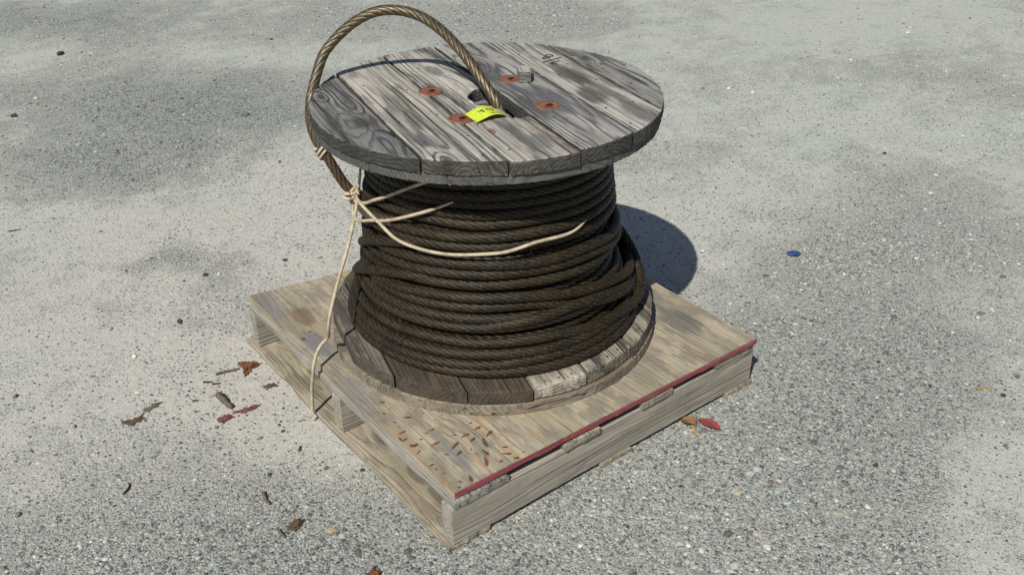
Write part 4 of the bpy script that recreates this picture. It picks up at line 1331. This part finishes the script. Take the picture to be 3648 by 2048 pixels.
# single stones that stand out
ico = bmesh.new()
bmesh.ops.create_icosphere(ico, subdivisions=2, radius=1.0)
ICO_V = np.array([v.co[:] for v in ico.verts])
ICO_F = [tuple(v.index for v in f.verts) for f in ico.faces]
ico.free()
SM = {'dark': plain('stone_dark', (0.055, 0.06, 0.068), 0.4, 160, 0.8), 'grey': plain('stone_grey', (0.16, 0.17, 0.18), 0.4, 160, 0.85), 'white': plain('stone_white', (0.66, 0.64, 0.60), 0.15, 160, 0.85),
      'pink': plain('stone_pink', (0.30, 0.20, 0.17), 0.3, 160, 0.85), 'pale': plain('stone_pale', (0.40, 0.40, 0.385), 0.3, 160, 0.85)}
STONES = [
    (0.3475, 4.008, .030, 'dark', 'dark flat stone near the top left, farthest stone on that side'),
    (-0.0614, 3.2037, .026, 'dark', 'dark oval stone at the far left edge of the gravel band'),
    (0.7101, 2.5765, .024, 'grey', 'grey angular chip left of the wire rope loop'),
    (1.2915, 3.5548, .014, 'dark', 'small dark stone behind the loop near the top edge'),
    (0.5999, 2.0215, .011, 'dark', 'small dark round stone on the smooth dust left of the reel'),
    (0.046, 1.372, .013, 'dark', 'dark stone beside a white stone, left of the pallet'),
    (0.078, 1.352, .010, 'white', 'white stone touching the dark one left of the pallet'),
    (0.2713, 1.3035, .011, 'dark', 'dark stone behind the far pallet corner'),
    (-0.1135, 1.1663, .014, 'dark', 'dark angular stone between the pallet corner and the white stones'),
    (-0.2762, 1.2517, .011, 'pale', 'pale round stone left of the dark angular one'),
    (-0.2681, 1.0764, .012, 'white', 'white flat stone standing out on the left dusty patch'),
    (-0.5584, 1.0861, .013, 'grey', 'bluish grey stone close to the left picture edge'),
    (-0.479, 0.8726, .010, 'pink', 'pinkish round stone left of the crumpled leaf scrap'),
    (-0.6574, 0.6457, .012, 'grey', 'grey stone low at the left picture edge'),
    (-0.2171, 0.661, .009, 'grey', 'grey round stone in front of the reddish bark crumb'),
    (-0.1913, 0.4327, .009, 'dark', 'dark elongated stone right of the short bark stick'),
    (-0.2345, 0.4102, .0085, 'pink', 'pinkish stone just behind the short bark stick'),
    (0.8663, -0.368, .011, 'dark', 'dark grey rounded stone on the lower right gravel'),
    (0.664, -0.2187, .009, 'dark', 'dark stone in front of the pallet face, right of its middle'),
    (0.7397, -0.4339, .009, 'white', 'white flat chip low on the right gravel'),
    (0.483, -0.1511, .0075, 'dark', 'dark stone nearest the middle of the pallet face'),
    (1.3212, -0.4113, .011, 'dark', 'dark round stone beside the thick straw bit'),
    (1.2191, -0.2818, .008, 'dark', 'dark stone left of the thick straw bit'),
    (1.2098, -0.1415, .008, 'dark', 'dark stone beside the thin straw bits'),
    (2.5214, 1.5052, .015, 'white', 'left one of two white stones far behind the reel on the right'),
    (2.5613, 1.4035, .014, 'white', 'right one of two white stones far behind the reel'),
    (3.2907, 1.4125, .015, 'white', 'white stone alone in the far right dust'),
    (3.9044, 1.5008, .016, 'white', 'farthest white stone at the top right'),
    (2.372, 0.4066, .012, 'white', 'white stone at the right, level with the reel top'),
    (2.4059, 0.6402, .013, 'dark', 'dark stone in a pair on the right dust above the blue scrap'),
    (1.6856, 0.8292, .010, 'grey', 'grey stone just beyond the reel shadow'),
    (1.305, 0.540, .011, 'white', 'white stone at the rim of the reel shadow'),
    (-0.024, 0.3206, .009, 'dark', 'dark stone against the left bottom board'),
    (1.4281, -0.3895, .012, 'pink', 'pinkish stone at the right picture edge'),
    (1.146, -0.5126, .011, 'grey', 'grey stone on the pale dust at the lower right'),
    (0.3378, -0.3069, .010, 'pale', 'pale grey stone at the bottom edge right of the pallet corner'),
    (-0.1014, 0.5516, .0075, 'dark', 'dark pebble beside a cream pebble left of the bottom board'),
    (-0.1160, 0.5400, .0075, 'pale', 'cream pebble next to a dark pebble left of the bottom board'),
]
for i, (x, y, r_, kd, lab) in enumerate(STONES):
    sc = np.array([rnd.uniform(0.85, 1.25), rnd.uniform(0.6, 0.9), rnd.uniform(0.42, 0.6)])
    jit = 1 + 0.16 * np.sin(ICO_V @ rng.normal(0, 2.4, 3) + rnd.uniform(0, 6)) + 0.10 * np.sin(ICO_V @ rng.normal(0, 4.5, 3)) + rng.normal(0, 0.03, len(ICO_V))
    r_ *= 0.72
    V = ICO_V * jit[:, None] * sc * r_
    for _ in range(3):       # a few flat fractured faces
        nn = rng.normal(0, 1, 3)
        nn /= np.linalg.norm(nn)
        dd = V @ nn
        lim = np.quantile(dd, 0.86)
        V = V - np.outer(np.maximum(dd - lim, 0), nn)
    me = mesh_of('stone', [(V, ICO_F)], i % 2 == 0)
    o = link_mesh('stone', me, SM[kd], None, trs((x, y, gz0(x, y) - V[:, 2].min() * 0.55), rnd.uniform(0, 3.1)))
    tag(o, lab, 'stone')

# ================================================================== GRAVEL (uncountable)
camx, camy = -0.723, -1.155
NC = 520000
rr_ = np.sqrt(rng.uniform(0.75 ** 2, 6.8 ** 2, NC))
rr_ = np.where(rng.random(NC) < 0.72, rng.uniform(0.75, 3.2, NC) ** 1.0, rr_)
ang = math.radians(52.8) + rng.uniform(-0.68, 0.68, NC)
X = camx + rr_ * np.cos(ang)
Y = camy + rr_ * np.sin(ang)
# sampling density of the candidates per square metre
dens = (0.28 * NC * 2 * rr_ / (6.8 ** 2 - 0.75 ** 2) + np.where(rr_ < 3.2, 0.72 * NC / (3.2 - 0.75), 0)) / (rr_ * 1.36)
M = gravel_mask(X, Y)
target = (3200 + 17000 * M ** 1.6) * np.minimum(1, (2.1 / rr_) ** 2)
keep = rng.random(NC) < target / dens
inside = (X > -0.010) & (X < 0.885) & (Y > 0.002) & (Y < 0.95)
keep &= ~inside
X, Y, M, rr_ = X[keep], Y[keep], M[keep], rr_[keep]
NP_ = len(X)
size = np.exp(rng.normal(math.log(0.0019), 0.48, NP_)) * np.maximum(1, (rr_ / 2.1) ** 0.5) * (0.72 + 0.36 * M)
size = np.clip(size, 0.0012, 0.0095)
ico = bmesh.new()
bmesh.ops.create_icosphere(ico, subdivisions=1, radius=1.0)
BV = np.array([v.co[:] for v in ico.verts])
BF = np.array([[v.index for v in f.verts] for f in ico.faces])
ico.free()
nb = len(BV)
rad = 1 + rng.normal(0, 0.13, (NP_, nb))
sx = rng.uniform(0.85, 1.45, NP_)
sz = rng.uniform(0.45, 0.8, NP_)
loc = BV[None] * rad[:, :, None]
loc = loc * np.stack([sx, np.ones(NP_), sz], 1)[:, None, :] * size[:, None, None]
a = rng.uniform(0, 6.28, NP_)
ca, sa = np.cos(a)[:, None], np.sin(a)[:, None]
px = loc[:, :, 0] * ca - loc[:, :, 1] * sa + X[:, None]
py_ = loc[:, :, 0] * sa + loc[:, :, 1] * ca + Y[:, None]
pz2 = loc[:, :, 2] + (ground_z(X, Y) + size * sz * rng.uniform(-0.4, 0.25, NP_))[:, None]
PV = np.stack([px, py_, pz2], -1).reshape(-1, 3)
PFc = (BF[None] + (np.arange(NP_) * nb)[:, None, None]).reshape(-1, 3)
sme = bpy.data.meshes.new('gravel')
sme.vertices.add(len(PV))
sme.vertices.foreach_set('co', PV.ravel())
sme.loops.add(PFc.size)
sme.loops.foreach_set('vertex_index', PFc.ravel().astype(np.int32))
sme.polygons.add(len(PFc))
sme.polygons.foreach_set('loop_start', (np.arange(len(PFc)) * 3).astype(np.int32))
sme.update(calc_edges=True)
sme.polygons.foreach_set('use_smooth', [False] * len(PFc))
val = np.clip(rng.normal(0.29, 0.10, NP_), 0.05, 0.6)
t_ = rng.random(NP_)
val = np.where(t_ < 0.17, rng.uniform(0.045, 0.10, NP_), val)
val = np.where(t_ > 0.98, rng.uniform(0.5, 0.7, NP_), val)
val = val * (1 - 0.38 * dark_mask(X, Y))
colr = np.stack([val * 0.965, val, val * 0.94], 1)
warm = rng.random(NP_) < 0.16
colr[warm] *= np.stack([rng.uniform(1.05, 1.3, warm.sum()), np.ones(warm.sum()), rng.uniform(0.7, 0.9, warm.sum())], 1)
blue = rng.random(NP_) < 0.22
colr[blue] *= np.array([0.88, 0.97, 1.08])
cc = np.c_[np.repeat(colr, nb, 0), np.ones(NP_ * nb)]
ca_ = sme.color_attributes.new('stone_colour', 'FLOAT_COLOR', 'POINT')
ca_.data.foreach_set('color', cc.astype(np.float32).ravel())
k = NT('gravel_stones')
c = k.attr('stone_colour')['Color']
n1 = k.noise(k.coord(), 600, 2, 0.6)
k.color(k.mix(k.ramp(n1, [(0.4, 0.0), (0.7, 0.45)]), c, (0.40, 0.385, 0.355)))
k.b.inputs['Roughness'].default_value = 0.85
gr = link_mesh('gravel', sme, k.mat)
tag(gr, 'loose grey gravel stones scattered over the dusty ground', 'gravel', kind='stuff')
print('pebbles', NP_, 'tris', len(PFc))
